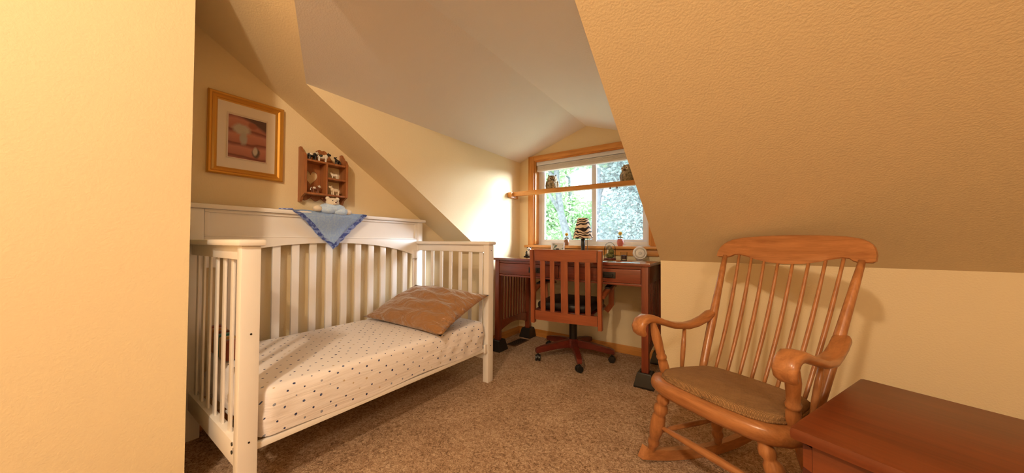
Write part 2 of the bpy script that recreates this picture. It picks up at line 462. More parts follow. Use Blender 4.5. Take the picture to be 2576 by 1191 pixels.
# baseboards
def bboard(name, a, b, mat):
    bm = new(); box(bm, a, b, 0.004); return struct(name, bm, mat, None, 40)
BH, BT = 0.075, 0.013
bboard('baseboard_window', (CX0, YW-BT, 0), (CX1, YW, BH), PINE)
bboard('baseboard_dormer_left', (CX0, YK, 0), (CX0+BT, YW-BT, BH), PINE_Y)
bboard('baseboard_dormer_right', (CX1-BT, YK, 0), (CX1, YW-BT, BH), PINE_Y)
bboard('baseboard_left', (XL, PY, 0), (XL+BT, YK, BH), PINE_Y)
bboard('baseboard_knee', (CX1, YK-BT, 0), (XR, YK, BH), PINE)
bboard('baseboard_knee_left', (XL+BT, YK-BT, 0), (CX0, YK, BH), PINE)
# window casing
bm = new(); box(bm, (-1.87, YW-0.018, 0.972), (OX0, YW, 1.935), 0.004); struct('trim_1', bm, PINE_Z, None, 40)
bm = new(); box(bm, (OX1, YW-0.018, 0.972), (-0.55, YW, 1.935), 0.004); struct('trim_2', bm, PINE_Z, None, 40)
bm = new(); box(bm, (OX0, YW-0.018, OZ1-0.002), (OX1, YW, 1.935), 0.004); struct('trim_3', bm, PINE, None, 40)
bm = new(); box(bm, (-1.90, YW-0.05, 0.945), (-0.52, YW+0.03, 0.972), 0.006); struct('trim_4', bm, PINE, None, 40)
bm = new(); box(bm, (-1.87, YW-0.016, 0.885), (-0.55, YW, 0.944), 0.004); struct('trim_5', bm, PINE, None, 40)
# jamb extensions and vinyl window
win = bpy.data.objects.new('window_1', None); COL.objects.link(win); win.location = (0, 0, 0); win['kind'] = 'structure'
win['label'] = 'two-pane sliding window with white vinyl frames looking onto trees'
pbox('jamb', (OX0, YW-0.004, OZ0+0.01), (OX0+0.014, YW+0.075, OZ1), PINE_Z, win, 0.002)
pbox('jamb', (OX1-0.014, YW-0.004, OZ0+0.01), (OX1, YW+0.075, OZ1), PINE_Z, win, 0.002)
pbox('head_jamb', (OX0+0.014, YW-0.004, OZ1-0.014), (OX1-0.014, YW+0.075, OZ1), PINE, win, 0.002)
bm = new(); a, b = OX0, OX1
y0, y1 = YW+0.072, YW+0.135
box(bm, (a, y0, OZ0+0.002), (a+0.042, y1, OZ1), 0.003); box(bm, (b-0.042, y0, OZ0+0.002), (b, y1, OZ1), 0.003)
box(bm, (a+0.042, y0, OZ0+0.002), (b-0.042, y1, OZ0+0.042), 0.003); box(bm, (a+0.042, y0, OZ1-0.042), (b-0.042, y1, OZ1), 0.003)
obj('vinyl_frame', bm, WHITEV, win, 40)
MX = -1.165
def sash(x0, x1, y):
    bm = new(); w_ = 0.044
    z0, z1 = OZ0+0.042, OZ1-0.042
    box(bm, (x0, y, z0), (x0+w_, y+0.026, z1), 0.003); box(bm, (x1-w_, y, z0), (x1, y+0.026, z1), 0.003)
    box(bm, (x0+w_, y, z0), (x1-w_, y+0.026, z0+0.02), 0.003); box(bm, (x0+w_, y, z1-w_), (x1-w_, y+0.026, z1), 0.003)
    s = obj('sash', bm, WHITEV, win, 40)
    bm = new(); box(bm, (x0+w_-0.003, y+0.011, z0+0.018), (x1-w_+0.003, y+0.015, z1-w_+0.003)); obj('pane', bm, GLASS, s)
    return s
sash(OX0+0.042, MX+0.030, YW+0.074); s2 = sash(MX-0.030, OX1-0.042, YW+0.102)
bm = new(); box(bm, (MX+0.03, YW+0.1295, OZ0+0.05), (OX1-0.05, YW+0.1302, OZ1-0.05)); obj('insect_screen', bm, SCREEN, win)

# floor register
t = thing('floor_vent', 'brown metal floor register on the carpet beneath the desk', 'vent', (-1.80, 2.69, 0))
pbox('vent_plate', (-0.055, -0.125, 0), (0.055, 0.125, 0.006), plain('brown_vent_metal', srgb(92, 62, 40), 0.5), t, 0.002)
for k in range(10):
    pbox('slat', (-0.042, -0.108+k*0.0225, 0.006), (0.042, -0.097+k*0.0225, 0.009), DARKMETAL, t, 0)

# ------------------------------------------------------------------ blind and display rail
t = thing('window_blind', 'rolled-up white fabric blind beneath the window head casing', 'blind', (-1.21, YW+0.04, 1.87))
pbox('head_rail', (-0.572, -0.03, -0.038), (0.572, 0.025, 0.0), WHITEV, t, 0.004)
bm = new()
for k in range(5): box(bm, (-0.565, -0.026, -0.05-k*0.0085), (0.565, 0.022, -0.0425-k*0.0085), 0.003)
obj('fabric_stack', bm, BLIND, t, 40)
pbox('bottom_rail', (-0.567, -0.028, -0.102), (0.567, 0.023, -0.084), BLIND, t, 0.004)

t = thing('display_shelf', 'long narrow pine shelf spanning the dormer in front of window', 'shelf', (RX, 2.86, 1.50))
pbox('board', (-0.775, -0.05, 0.0), (0.775, 0.05, 0.018), PINE, t, 0.002)
pbox('front_lip', (-0.727, -0.066, -0.012), (0.775, -0.05, 0.032), PINE, t, 0.003)
for sx in (-1, 1):
    x0 = sx*0.775
    bm = new(); box(bm, (min(x0, x0-sx*0.03), -0.075, -0.028), (max(x0, x0-sx*0.03), 0.055, -0.0005), 0.003); obj('bracket', bm, PINE_Y, t, 40)
    pbox('bracket_block', (min(x0, x0-sx*0.05), -0.10, -0.022), (max(x0, x0-sx*0.05), -0.067, 0.028), PINE_Y, t, 0.003)
for x in (-0.71, 0.30, 0.36):
    bm = new(); turned(bm, (x, -0.058, -0.03), (x, -0.058, -0.011), [(0, 0.004), (0.3, 0.006), (1, 0.005)], 8); obj('peg', bm, DARKCH, t, 60)

def owl(loc, rz, label, s=1.0):
    t = thing('owl_ornament', label, 'ornament', loc, rz, 'owls on the window shelf'); t.scale = (s, s, s)
    bm = new(); lathe(bm, (0, 0, 0), [(0.035, 0), (0.052, 0.004), (0.060, 0.03), (0.060, 0.06), (0.053, 0.085), (0.05, 0.098), (0.052, 0.115), (0.046, 0.138), (0.03, 0.152), (0.01, 0.157)], 20)
    obj('body', bm, OWLM, t, 60)
    for sx in (-1, 1):
        bm = new(); ball(bm, (sx*0.056, 0.004, 0.055), (0.014, 0.034, 0.046)); obj('wing', bm, OWLM, t, 180)
        bm = new(); turned(bm, (sx*0.03, 0, 0.142), (sx*0.042, 0, 0.168), [(0, 0.012), (0.6, 0.007), (1, 0.001)], 8); obj('ear_tuft', bm, OWLM, t, 60)
        bm = new(); ball(bm, (sx*0.02, -0.044, 0.12), (0.014, 0.008, 0.014)); e = obj('eye', bm, CREAMP, t, 180)
        bm = new(); ball(bm, (sx*0.02, -0.051, 0.12), (0.006, 0.004, 0.006), 10, 6); obj('pupil', bm, BLACK, e, 180)
    bm = new(); turned(bm, (0, -0.048, 0.108), (0, -0.058, 0.096), [(0, 0.007), (1, 0.001)], 8); obj('beak', bm, DARKCH, t, 60)
    bm = new(); ball(bm, (0.006, -0.042, 0.055), (0.03, 0.022, 0.034)); obj('chest_patch', bm, OWLM, t, 180)
    bm = new(); ball(bm, (-0.05, -0.01, 0.012), (0.04, 0.03, 0.012)); obj('perch', bm, OWLM, t, 180)
owl((-1.515, 2.868, 1.518), 0.5, 'mottled brown owl near the left end of the window shelf', 0.98)
owl((-0.775, 2.868, 1.518), -0.35, 'mottled brown owl at the right end of the window shelf', 1.06)

# ------------------------------------------------------------------ crib
t = thing('crib', 'cream white convertible crib with slatted ends and open front', 'crib', (-1.87, 1.12, 0))
CO = Vector((-1.87, 1.12, 0))
def L(a): return (a[0]-CO.x, a[1]-CO.y, a[2]-CO.z)
def cb(name, a, b, bev=0.004, label=None): return pbox(name, L(a), L(b), CRIB, t, bev, label)
FX0, FX1 = -1.500, -1.452           # front posts
BX0, BX1 = -2.292, -2.238           # back frame
NY0, NY1, FY0, FY1 = 0.392, 0.452, 1.792, 1.850
cb('front_post', (FX0+0.0, NY0, 0), (FX1, NY1, 0.981), 0.005); cb('front_post', (FX0, FY0, 0), (FX1, FY1, 0.981), 0.005)
cb('back_post', (BX0, NY0, 0), (BX1, NY1, 1.165), 0.005); cb('back_post', (BX0, FY0, 0), (BX1, FY1, 1.165), 0.005)
for (ya, yb) in ((NY0, NY1), (FY0, FY1)):
    ym = (ya+yb)/2
    bm = new(); box(bm, L((BX1, ya-0.012, 0.981)), L((FX1+0.014, yb+0.012, 1.005)), 0.009); obj('end_cap_rail', bm, CRIB, t, 40)
    cb('end_top_rail', (BX1, ym-0.016, 0.928), (FX0, ym+0.016, 0.981))
    cb('end_bottom_rail', (BX1, ym-0.017, 0.158), (FX0, ym+0.017, 0.245))
    for k in range(7):
        x = -2.178+k*0.105
        cb('slat', (x-0.016, ym-0.004, 0.243), (x+0.016, ym+0.004, 0.931), 0.002)
# back: cap, panelled rail, arched rail, slats, lower rail
bm = new(); box(bm, L((BX0-0.012, NY0-0.02, 1.165)), L((BX1+0.02, FY1+0.02, 1.190)), 0.009); obj('back_cap_rail', bm, CRIB, t, 40)
cb('back_panel', (BX0+0.014, NY1, 1.02), (BX1-0.012, FY0, 1.165), 0.0)
cb('panel_moulding', (BX1-0.014, NY1, 1.148), (BX1-0.001, FY0, 1.165), 0.004)
cb('panel_moulding', (BX1-0.014, NY1, 1.020), (BX1-0.001, FY0, 1.028), 0.003)
cb('panel_stile', (BX1-0.014, NY1, 1.028), (BX1-0.001, NY1+0.02, 1.148), 0.003)
cb('panel_stile', (BX1-0.014, FY0-0.02, 1.028), (BX1-0.001, FY0, 1.148), 0.003)
arch = lambda y: 0.988-0.26*abs(y-1.10)**2.4
N = 28
low = [(NY1+(FY0-NY1)*i/N, arch(NY1+(FY0-NY1)*i/N)) for i in range(N+1)]
bm = new(); prism(bm, [(y-CO.y, z) for y, z in low]+[(FY0-CO.y, 1.02), (NY1-CO.y, 1.02)], 'x', BX0+0.012-CO.x, BX1-0.003-CO.x, 0.002); obj('arched_rail', bm, CRIB, t, 40)
for k in range(13):
    y = 0.574+k*0.1015
    cb('back_slat', (BX0+0.018, y-0.021, 0.27), (BX0+0.036, y+0.021, arch(y)+0.01), 0.003)
cb('back_lower_rail', (BX0+0.01, NY1, 0.20), (BX1-0.006, FY0, 0.29))
cb('front_rail', (FX0+0.010, NY1, 0.222), (FX0+0.030, FY0, 0.246), 0.004)
for ya, yb in ((FY0-0.03, FY0),): cb('rail_bracket', (FX0+0.031, ya, 0.215), (FX1-0.004, yb, 0.275), 0.003)
for x, ya in ((-2.1, 0), (-1.85, 0), (-1.65, 0)):
    pbox('support_slat', L((x-0.03, NY1+0.01, 0.232)), L((x+0.03, FY0-0.01, 0.243)), CRIB, t, 0.002)
# corbels where the ends meet the back
for ya, yb in ((NY1, NY1+0.05), (FY0-0.05, FY0)):
    bm = new(); prism(bm, [(ya-CO.y, 0.86), (yb-CO.y, 0.86), (yb-CO.y, 0.93), (ya-CO.y, 0.93)], 'x', BX1-0.004-CO.x, BX1+0.012-CO.x, 0.004); obj('corbel', bm, CRIB, t, 40)
# dark hardware on the near end's lower rail, bolt covers on the posts
bm = new(); prism(bm, [(-1.508-CO.x, 0.222), (-1.503-CO.x, 0.208), (-1.513-CO.x, 0.196), (-1.528-CO.x, 0.198), (-1.540-CO.x, 0.212), (-1.542-CO.x, 0.228), (-1.532-CO.x, 0.236), (-1.516-CO.x, 0.233)], 'y', 0.4025-CO.y, 0.4055-CO.y, 0.001)
o = obj('hardware_cover', bm, BLACK, t, 40); o['label'] = 'dark oval hardware cover'
for z in (0.236, 0.206):
    bm = new(); tube(bm, [L((-1.558, 0.4025, z)), L((-1.558, 0.4055, z))], 0.007, 12); o = obj('bolt_hole', bm, BLACK, t, 60); o['label'] = 'dark round bolt recess'
for (x, y, z) in ((FX1, 1.82, 0.94), (FX1, 1.82, 0.26), (FX1, 0.425, 0.66), (FX1, 0.425, 0.27)):
    bm = new(); tube(bm, [L((x-0.001, y, z)), L((x+0.0012, y, z))], 0.0035, 10); o = obj('bolt', bm, DARKMETAL, t, 60); o['label'] = 'small dark bolt head'

# mattress: rounded block, UV-free; the star print follows the top and runs down the front
def mattress():
    bm = new(); NXs, NYs = 30, 70
    x0, x1, y0_, y1_, z0, z1 = -2.226, -1.468, 0.462, 1.782, 0.248, 0.437
    cx, cy = (x0+x1)/2, (y0_+y1_)/2
    prof = []
    r = 0.032
    for z in (z0+0.0, z0+0.02, z0+0.05, z0+0.08, z0+0.10): prof.append((0.0, z))
    for k in range(1, 7):
        a = PI/2*k/6; prof.append((r*(1-math.cos(a)), z1-r+r*math.sin(a)))
    rings = []
    def outline(ins):
        p = []; rc = 0.05
        for (sx, sy, a0) in ((1, -1, -PI/2), (1, 1, 0), (-1, 1, PI/2), (-1, -1, PI)):
            ex, ey = (x1-cx-ins), (y1_-cy-ins)
            for k in range(6):
                a = a0+PI/2*k/5; p.append(Vector((cx+sx*(ex-rc)+rc*math.cos(a), cy+sy*(ey-rc)+rc*math.sin(a), 0)))
            # subdivide long sides
        out = []
        for i in range(len(p)):
            q, s = p[i], p[(i+1) % len(p)]; n = max(1, int((s-q).length/0.02))
            for k in range(n): out.append(q.lerp(s, k/n))
        return out
    base = outline(0.0)
    n = len(base)
    for ins, z in prof:
        ring = []
        for q in base:
            d = Vector((q.x-cx, q.y-cy, 0)); nx = Vector((max(-1, min(1, (q.x-cx)/(x1-cx)))**9, max(-1, min(1, (q.y-cy)/(y1_-cy)))**9, 0))
            nx = nx.normalized() if nx.length > 1e-6 else Vector((0, 0, 0))
            zf = (z-z0)/(z1-z0)
            wr = 0.0085*math.sin((q.y*1.0-z*3.6)*52+2.2*math.sin(q.y*5))*math.sin(PI*min(1, zf*1.05))*(0.5+0.5*math.sin(q.y*4+1))
            bul = 0.006*math.sin(PI*zf)
            p = q - nx*ins + nx*(wr+bul)
            ring.append(bm.verts.new((p.x, p.y, z - (0.006*(1-zf))*math.sin(q.y*9))))
        rings.append(ring)
    for a, b in zip(rings, rings[1:]):
        for k in range(n): bm.faces.new((a[k], a[(k+1) % n], b[(k+1) % n], b[k]))
    bm.faces.new(rings[0][::-1])
    # top: shrink rings to the middle with gentle undulation
    prev = rings[-1]; zt = prof[-1][1]; ins = prof[-1][0]
    for s in (0.93, 0.8, 0.6, 0.35):
        ring = []
        for v in prev if False else rings[-1]:
            x = cx+(v.co.x-cx)*s; y = cy+(v.co.y-cy)*(0.5+0.5*s if s > 0.5 else s+0.2)
            ring.append(bm.verts.new((x, y, zt+0.004*(1-s)+0.002*math.sin(x*23+y*9))))
        for k in range(n): bm.faces.new((prev[k], prev[(k+1) % n], ring[(k+1) % n], ring[k]))
        prev = ring
    bm.faces.new(prev)
    return bm
o = obj('crib_mattress', mattress(), SHEET, None, 50)
tag(o, 'crib mattress in a white fitted sheet with small navy and grey dots', 'mattress')
# folded patchwork blanket at the near end of the mattress
t = thing('folded_blanket', 'folded multicoloured patchwork blanket behind the near slatted crib end', 'blanket', (-2.06, 0.498, 0.440))
pc = [srgb(150, 74, 30), srgb(196, 128, 52), srgb(104, 48, 24), srgb(40, 116, 104), srgb(188, 142, 60), srgb(132, 62, 34)]
for k, c in enumerate(pc):
    h = 0.125-0.006*k
    bm = new(); box(bm, (-0.16+k*0.048, -0.03, 0), (-0.16+k*0.048+0.047, 0.028, h), 0.010)
    o = obj('patch', bm, fabric('patch_cloth_%d' % k, c, tuple(v*0.7 for v in c[:3])+(1,), 60), t, 60)

# pillow leaning on the far end
def pillow():
    bm = new(); n = 26; W2, D2 = 0.385, 0.25
    top, bot = [], []
    for i in range(n+1):
        ra, rb = [], []
        for j in range(n+1):
            u, v = -1+2*i/n, -1+2*j/n
            e = (1-abs(u)**3.2)*(1-abs(v)**3.2); e = (1-u*u)*(1-v*v); h = 0.092*max(0, e)**0.62
            pin = 1 - 0.075*(1-v*v)*u*u - 0.08*(1-u*u)*v*v
            x, y = u*W2*pin, v*D2*pin
            wr = 0.008*math.sin(7*u+9*v+2*math.sin(2*v))*e**0.5+0.007*math.sin(15*v-7*u+2*math.sin(3*u))*e**0.5+0.004*math.sin(26*u*v+9*v)*e**0.5
            ra.append(bm.verts.new((x, y, h+wr)))
            rb.append(ra[-1] if i in (0, n) or j in (0, n) else bm.verts.new((x, y, -h*0.8)))
        top.append(ra); bot.append(rb)
    for i in range(n):
        for j in range(n):
            bm.faces.new((top[i][j], top[i+1][j], top[i+1][j+1], top[i][j+1]))
            bm.faces.new((bot[i][j], bot[i][j+1], bot[i+1][j+1], bot[i+1][j]))
    return bm
o = obj('pillow', pillow(), SATIN, None, 180); o.location = (-1.812, 1.535, 0.545)
o.rotation_euler = (math.radians(21), math.radians(1), math.radians(2))
tag(o, 'wrinkled tan satin pillow leaning on the far end of the crib', 'pillow')

# blue lovey blanket draped over the crib's back rail
t = thing('lovey_blanket', 'light blue bear lovey with satin trim draped over the crib back rail', 'blanket', (-2.225, 1.075, 1.19))
def lovey(s0, s1, off):
    bm = new(); n = 22; A = Vector((-0.235, 0)); T = Vector((0, -0.247)); B = Vector((0.24, 0.0))
    rows = []
    for i in range(n+1):
        f = i/n; row = []
        for j in range(n+1):
            g = j/n
            y = (A.x+(T.x-A.x)*f)*(1-g)+(B.x+(T.x-B.x)*f)*g
            z = -0.247*f
            x = 0.020+off+0.010*math.sin(y*34+f*3)*f+0.012*(1-f)*math.exp(-(y/0.1)**2)+0.008*math.sin(f*9+y*8)
            if z > -0.012: x -= 0.012
            row.append(Vector((x, y, z+0.004)))
        rows.append(row)
    back = []
    for d in (0.028, 0.056):
        back.append([Vector((p.x*0+0.008-d-0.0, p.y*(1-d*2), 0.006+0.004*math.sin(p.y*30))) for p in rows[0]])
    allr = back[::-1]+rows
    vs = [[bm.verts.new(p) for p in r] for r in allr]
    for a, b in zip(vs, vs[1:]):
        for k in range(n):
            if (a[k].co-a[k+1].co).length > 1e-5: 
                if (b[k].co-b[k+1].co).length > 1e-5: bm.faces.new((a[k], a[k+1], b[k+1], b[k]))
                else: bm.faces.new((a[k], a[k+1], b[k]))
    g = bmesh.ops.solidify(bm, geom=bm.faces[:], thickness=0.005)
    return bm, rows
bm, rows = lovey(0, 1, 0)
obj('fleece', bm, BLUE, t, 180)
for side in (0, -1):
    bm = new(); edge = [r[side] for r in rows]
    inn = []
    for i, r in enumerate(rows):
        wv = r[-1]-r[0]; ln = wv.length
        d = (wv/ln if ln > 1e-6 else Vector((0, 1, 0)))*min(0.034, ln/2)*(1 if side == 0 else -1)
        inn.append(edge[i]+d)
    def sh(p, k): return p+Vector((0.007+0.003*math.sin(k*2.3), 0, 0))
    va = [bm.verts.new(sh(p, k)+Vector((0, (-0.004 if side == 0 else 0.004)*math.sin(k*1.7), -0.003))) for k, p in enumerate(edge)]
    vb = [bm.verts.new(sh(p, k+1)) for k, p in enumerate(inn)]
    for k in range(len(va)-1):
        f = [va[k], va[k+1], vb[k+1], vb[k]]
        bm.faces.new(f)
    bmesh.ops.solidify(bm, geom=bm.faces[:], thickness=0.006)
    o = obj('satin_trim', bm, BLUETRIM, t, 180); o['label'] = 'ruffled periwinkle satin edging'
bm = new(); tube(bm, [(0.0, -0.23, 0.006), (-0.01, -0.27, 0.004), (-0.005, -0.30, 0.004)], [(0.018, 0.006), (0.014, 0.005), (0.004, 0.003)], 8); obj('corner_tip', bm, BLUETRIM, t, 60)
bm = new(); ball(bm, (0.0, 0.005, 0.032), (0.05, 0.085, 0.034)); ball(bm, (0.012, -0.03, 0.02), (0.04, 0.05, 0.03)); ball(bm, (0.02, 0.05, 0.012), (0.03, 0.05, 0.028)); obj('gathered_body', bm, BLUE, t, 180)
bm = new(); ball(bm, (0.012, 0.0, 0.068), (0.034, 0.042, 0.032)); h = obj('bear_head', bm, CREAMP, t, 180); h['label'] = 'cream plush bear head'
for y in (-0.030, 0.032):
    bm = new(); ball(bm, (0.008, y, 0.094), (0.010, 0.014, 0.013), 12, 8); obj('ear', bm, CREAMP, h, 180)
bm = new(); ball(bm, (0.046, 0.0, 0.062), (0.012, 0.016, 0.012), 12, 8); mz = obj('muzzle', bm, CREAMP, h, 180)
bm = new(); ball(bm, (0.058, 0.0, 0.066), (0.004, 0.006, 0.004), 8, 6); obj('nose', bm, DARKCH, h, 180)
for y in (-0.014, 0.014):
    bm = new(); ball(bm, (0.044, y, 0.078), (0.003, 0.003, 0.003), 8, 6); obj('eye', bm, BLACK, h, 180)
for y, z in ((-0.095, 0.022), (0.10, 0.012)):
    bm = new(); ball(bm, (0.016, y, z), (0.022, 0.028, 0.020)); o = obj('paw', bm, CREAMP, t, 180); o['label'] = 'cream plush paw'

# ------------------------------------------------------------------ picture on the gable wall
t = thing('framed_picture', 'gold framed print with cream mat hanging above the crib', 'picture', (XL, 0.645, 1.592))
hw, hh, fw = 0.176, 0.226, 0.042
fr_prof = [(0.0, 0.0), (0.0, 0.020), (0.006, 0.027), (0.014, 0.027), (0.020, 0.018), (0.030, 0.014), (0.036, 0.016), (0.042, 0.010), (0.042, 0.0)]
def frame_mesh(hw, hh, prof):
    bm = new(); rings = []
    for ins, d in prof:
        rings.append([bm.verts.new((d, sy*(hw-ins), sz*(hh-ins))) for sy, sz in ((-1, -1), (1, -1), (1, 1), (-1, 1))])
    for a, b in zip(rings, rings[1:]+rings[:1]):
        for k in range(4): bm.faces.new((a[k], a[(k+1) % 4], b[(k+1) % 4], b[k]))
    return bm
obj('frame', frame_mesh(hw, hh, fr_prof), GOLD, t, 20)
pbox('mat_board', (0.003, -hw+fw-0.003, -hh+fw-0.003), (0.009, hw-fw+0.003, hh-fw+0.003), MAT_BOARD, t, 0)
pbox('print', (0.0092, -0.090, -0.128), (0.0102, 0.090, 0.118), ART, t, 0)
obj('mat_bevel', frame_mesh(0.094, 0.128, [(0.0, 0.0085), (0.0, 0.0125), (0.006, 0.0105), (0.006, 0.0085)]), plain('mat_core', (0.7, 0.58, 0.46, 1), 0.8), t)

# ------------------------------------------------------------------ little display shelf on the gable wall
SY0, SY1, SZ0, SZ1, SD = 0.912, 1.188, 1.255, 1.612, 0.098
t = thing('wall_display_shelf', 'small brown wooden wall shelf with heart cutout above crib', 'shelf', (XL, (SY0+SY1)/2, 1.30))
yc_ = (SY0+SY1)/2
def sl(y, z): return (y-yc_, z-1.30)
# side panels: shaped top and bottom ends, outline in x,z
def side_poly():
    d = SD
    return [(0, SZ0-1.30), (0.035, SZ0-1.30), (0.05, SZ0-1.30+0.03), (d, SZ0-1.30+0.05), (d, 0.235), (d-0.015, 0.262), (0.055, 0.272), (0.035, 0.295), (0.025, SZ1-1.30), (0, SZ1-1.30)]
for y in (SY0, SY1-0.013):
    bm = new(); prism(bm, side_poly(), 'y', y-yc_, y+0.013-yc_, 0.001); obj('side_panel', bm, SHELFW, t, 40)
iw0, iw1 = SY0+0.013-yc_, SY1-0.013-yc_
for nm, z0, y0_, y1_ in (('top_shelf', 0.215, iw0, iw1), ('bottom_shelf', 0.003, iw0, iw1), ('middle_shelf', 0.115, 0.006, iw1)):
    pbox(nm, (0.002, y0_, z0), (SD-0.006, y1_, z0+0.012), SHELFW, t, 0.002)
pbox('divider', (0.002, -0.008, 0.015), (SD-0.006, 0.005, 0.215), SHELFW, t, 0.002)
# heart-cut back board of the left cell
bm = new()
hc = ((iw0-0.008)/2, 0.125)
def heart(tt): 
    return (hc[0]+0.0029*16*math.sin(tt)**3*0.92, hc[1]+0.0035*(13*math.cos(tt)-5*math.cos(2*tt)-2*math.cos(3*tt)-math.cos(4*tt))*0.95)
H = 40
hp = [heart(PI+2*PI*k/H) for k in range(H)]
ry0, ry1, rz0, rz1 = iw0, -0.008, 0.015, 0.215
def rim(p):
    dy, dz = p[0]-hc[0], p[1]-hc[1]
    s = min(((ry1-hc[0])/dy if dy > 0 else (ry0-hc[0])/dy) if abs(dy) > 1e-9 else 1e9, ((rz1-hc[1])/dz if dz > 0 else (rz0-hc[1])/dz) if abs(dz) > 1e-9 else 1e9)
    return (hc[0]+dy*s, hc[1]+dz*s)
for x in (0.003, 0.011):
    a = [bm.verts.new((x, *p)) for p in hp]; b = [bm.verts.new((x, *rim(p))) for p in hp]
    for k in range(H): bm.faces.new((a[k], a[(k+1) % H], b[(k+1) % H], b[k]))
    if x == 0.003: a0 = a
    else:
        for k in range(H): bm.faces.new((a0[k], a0[(k+1) % H], a[(k+1) % H], a[k]))
obj('heart_back_board', bm, SHELFW, t)
# scalloped crest and apron
def crest_z(y): 
    q = abs(y)/0.12
    return 0.238+0.075*math.exp(-(q/0.42)**2)+0.022*abs(math.sin(q*PI*1.5))*(q < 1)
ys = [iw0+(iw1-iw0)*k/30 for k in range(31)]
bm = new(); prism(bm, [(y, crest_z(y)) for y in ys]+[(iw1, 0.227), (iw0, 0.227)], 'x', 0.002, 0.013); obj('crest_board', bm, SHELFW, t, 40)
bm = new(); prism(bm, [(y, -0.024+0.009*math.cos(y*95)) for y in ys]+[(iw1, 0.003), (iw0, 0.003)], 'x', 0.002, 0.013); obj('apron', bm, SHELFW, t, 40)
for k in range(3):
    bm = new(); turned(bm, (0.013, -0.07+0.07*k, -0.012), (0.034, -0.07+0.07*k, -0.010), [(0, 0.004), (0.6, 0.004), (0.8, 0.007), (1, 0.004)], 8); obj('peg', bm, SHELFW, t, 60)

def animal(loc, rz, body, spot, label, s=1.0, horn=False):
    r = thing('animal_figurine', label, 'figurine', loc, rz, 'animal figurines on the wall shelf'); r.scale = (s, s, s)
    M1 = plain('figurine_'+label[:18].replace(' ', '_'), body, 0.4); M2 = plain('figurine_spot_'+label[:14].replace(' ', '_'), spot, 0.4)
    bm = new(); ball(bm, (0, 0, 0.030), (0.026, 0.012, 0.012)); ball(bm, (0.019, 0, 0.034), (0.012, 0.0095, 0.013), 12, 8); obj('body', bm, M1, r, 180)
    for x in (-0.017, 0.017):
        for y in (-0.007, 0.007):
            bm = new(); turned(bm, (x, y, 0), (x, y, 0.028), [(0, 0.0042), (0.2, 0.0034), (1, 0.0052)], 8); obj('leg', bm, M1, r, 60)
    bm = new(); tube(bm, [(0.022, 0, 0.036), (0.030, 0, 0.046)], [0.008, 0.006], 8); ball(bm, (0.034, 0, 0.047), (0.0115, 0.007, 0.0075), 12, 8); obj('head', bm, M2, r, 180)
    for y in (-0.008, 0.008):
        bm = new(); ball(bm, (0.028, y, 0.053), (0.003, 0.005, 0.003), 8, 6); obj('ear', bm, M2, r, 180)
    bm = new(); tube(bm, [(-0.025, 0, 0.036), (-0.031, 0, 0.030), (-0.032, 0, 0.016)], [0.0025, 0.002, 0.003], 6); obj('tail', bm, M2, r, 60)
    bm = new(); ball(bm, (-0.008, -0.0045, 0.033), (0.012, 0.009, 0.0092), 12, 8); obj('saddle_patch', bm, M2, r, 180)
W_, K_, BR, CRM = (0.75, 0.68, 0.58, 1), (0.02, 0.016, 0.014, 1), srgb(120, 70, 40), (0.78, 0.62, 0.42, 1)
fx = XL+0.058
animal((fx, 0.968, 1.5275), PI/2+0.3, K_, W_, 'black figurine with white head on the top of the wall shelf, leftmost', 1.15)
animal((fx+0.008, 1.030, 1.5275), PI/2-0.2, W_, K_, 'white figurine with dark head in the middle of the wall shelf top', 1.15)
animal((fx, 1.135, 1.5275), -PI/2+0.5, K_, K_, 'all black figurine at the right end of the wall shelf top', 0.9)
animal((fx+0.012, 0.985, 1.3155), PI/2+0.2, BR, W_, 'brown and white figurine standing below the heart cutout', 0.95)
animal((fx+0.01, 1.112, 1.4275), PI/2+2.6, W_, CRM, 'small white figurine on the right middle shelf of the wall shelf', 0.8)
animal((fx+0.01, 1.115, 1.3155), PI/2+3.3, CRM, CRM, 'pale cream figurine in the lower right cell of the wall shelf', 1.1)

# ------------------------------------------------------------------ desk
DX0, DX1, DY0, DY1, DZ = -1.855, -0.508, 2.385, 2.955, 0.858
t = thing('writing_desk', 'cherry writing desk with slatted sides beneath the window', 'desk', ((DX0+DX1)/2, (DY0+DY1)/2, 0))
DO = Vector(((DX0+DX1)/2, (DY0+DY1)/2, 0)); RH = 0.085
def D(a): return (a[0]-DO.x, a[1]-DO.y, a[2])
def db_(name, a, b, mat=CHERRY, bev=0.003, par=None): return pbox(name, D(a), D(b), mat, par or t, bev)
db_('desktop', (DX0-0.018, DY0-0.022, DZ-0.022), (DX1+0.018, DY1+0.012, DZ), DESKTOP, 0.004)
LG = 0.046
for x in (DX0, DX1-LG):
    for y in (DY0, DY1-LG):
        db_('leg', (x, y, 0.03), (x+LG, y+LG, DZ-0.022), CHERRY_Z, 0.003)
db_('front_apron', (DX0+LG, DY0+0.006, 0.812), (DX1-LG, DY0+0.024, DZ-0.022))
db_('front_lower_rail', (DX0+LG, DY0+0.006, 0.690), (DX1-LG, DY0+0.024, 0.706))
db_('back_apron', (DX0+LG, DY1-0.03, 0.70), (DX1-LG, DY1-0.012, DZ-0.022))
xm = (DX0+DX1)/2
db_('drawer_divider', (xm-0.018, DY0+0.006, 0.706), (xm+0.018, DY0+0.024, 0.812))
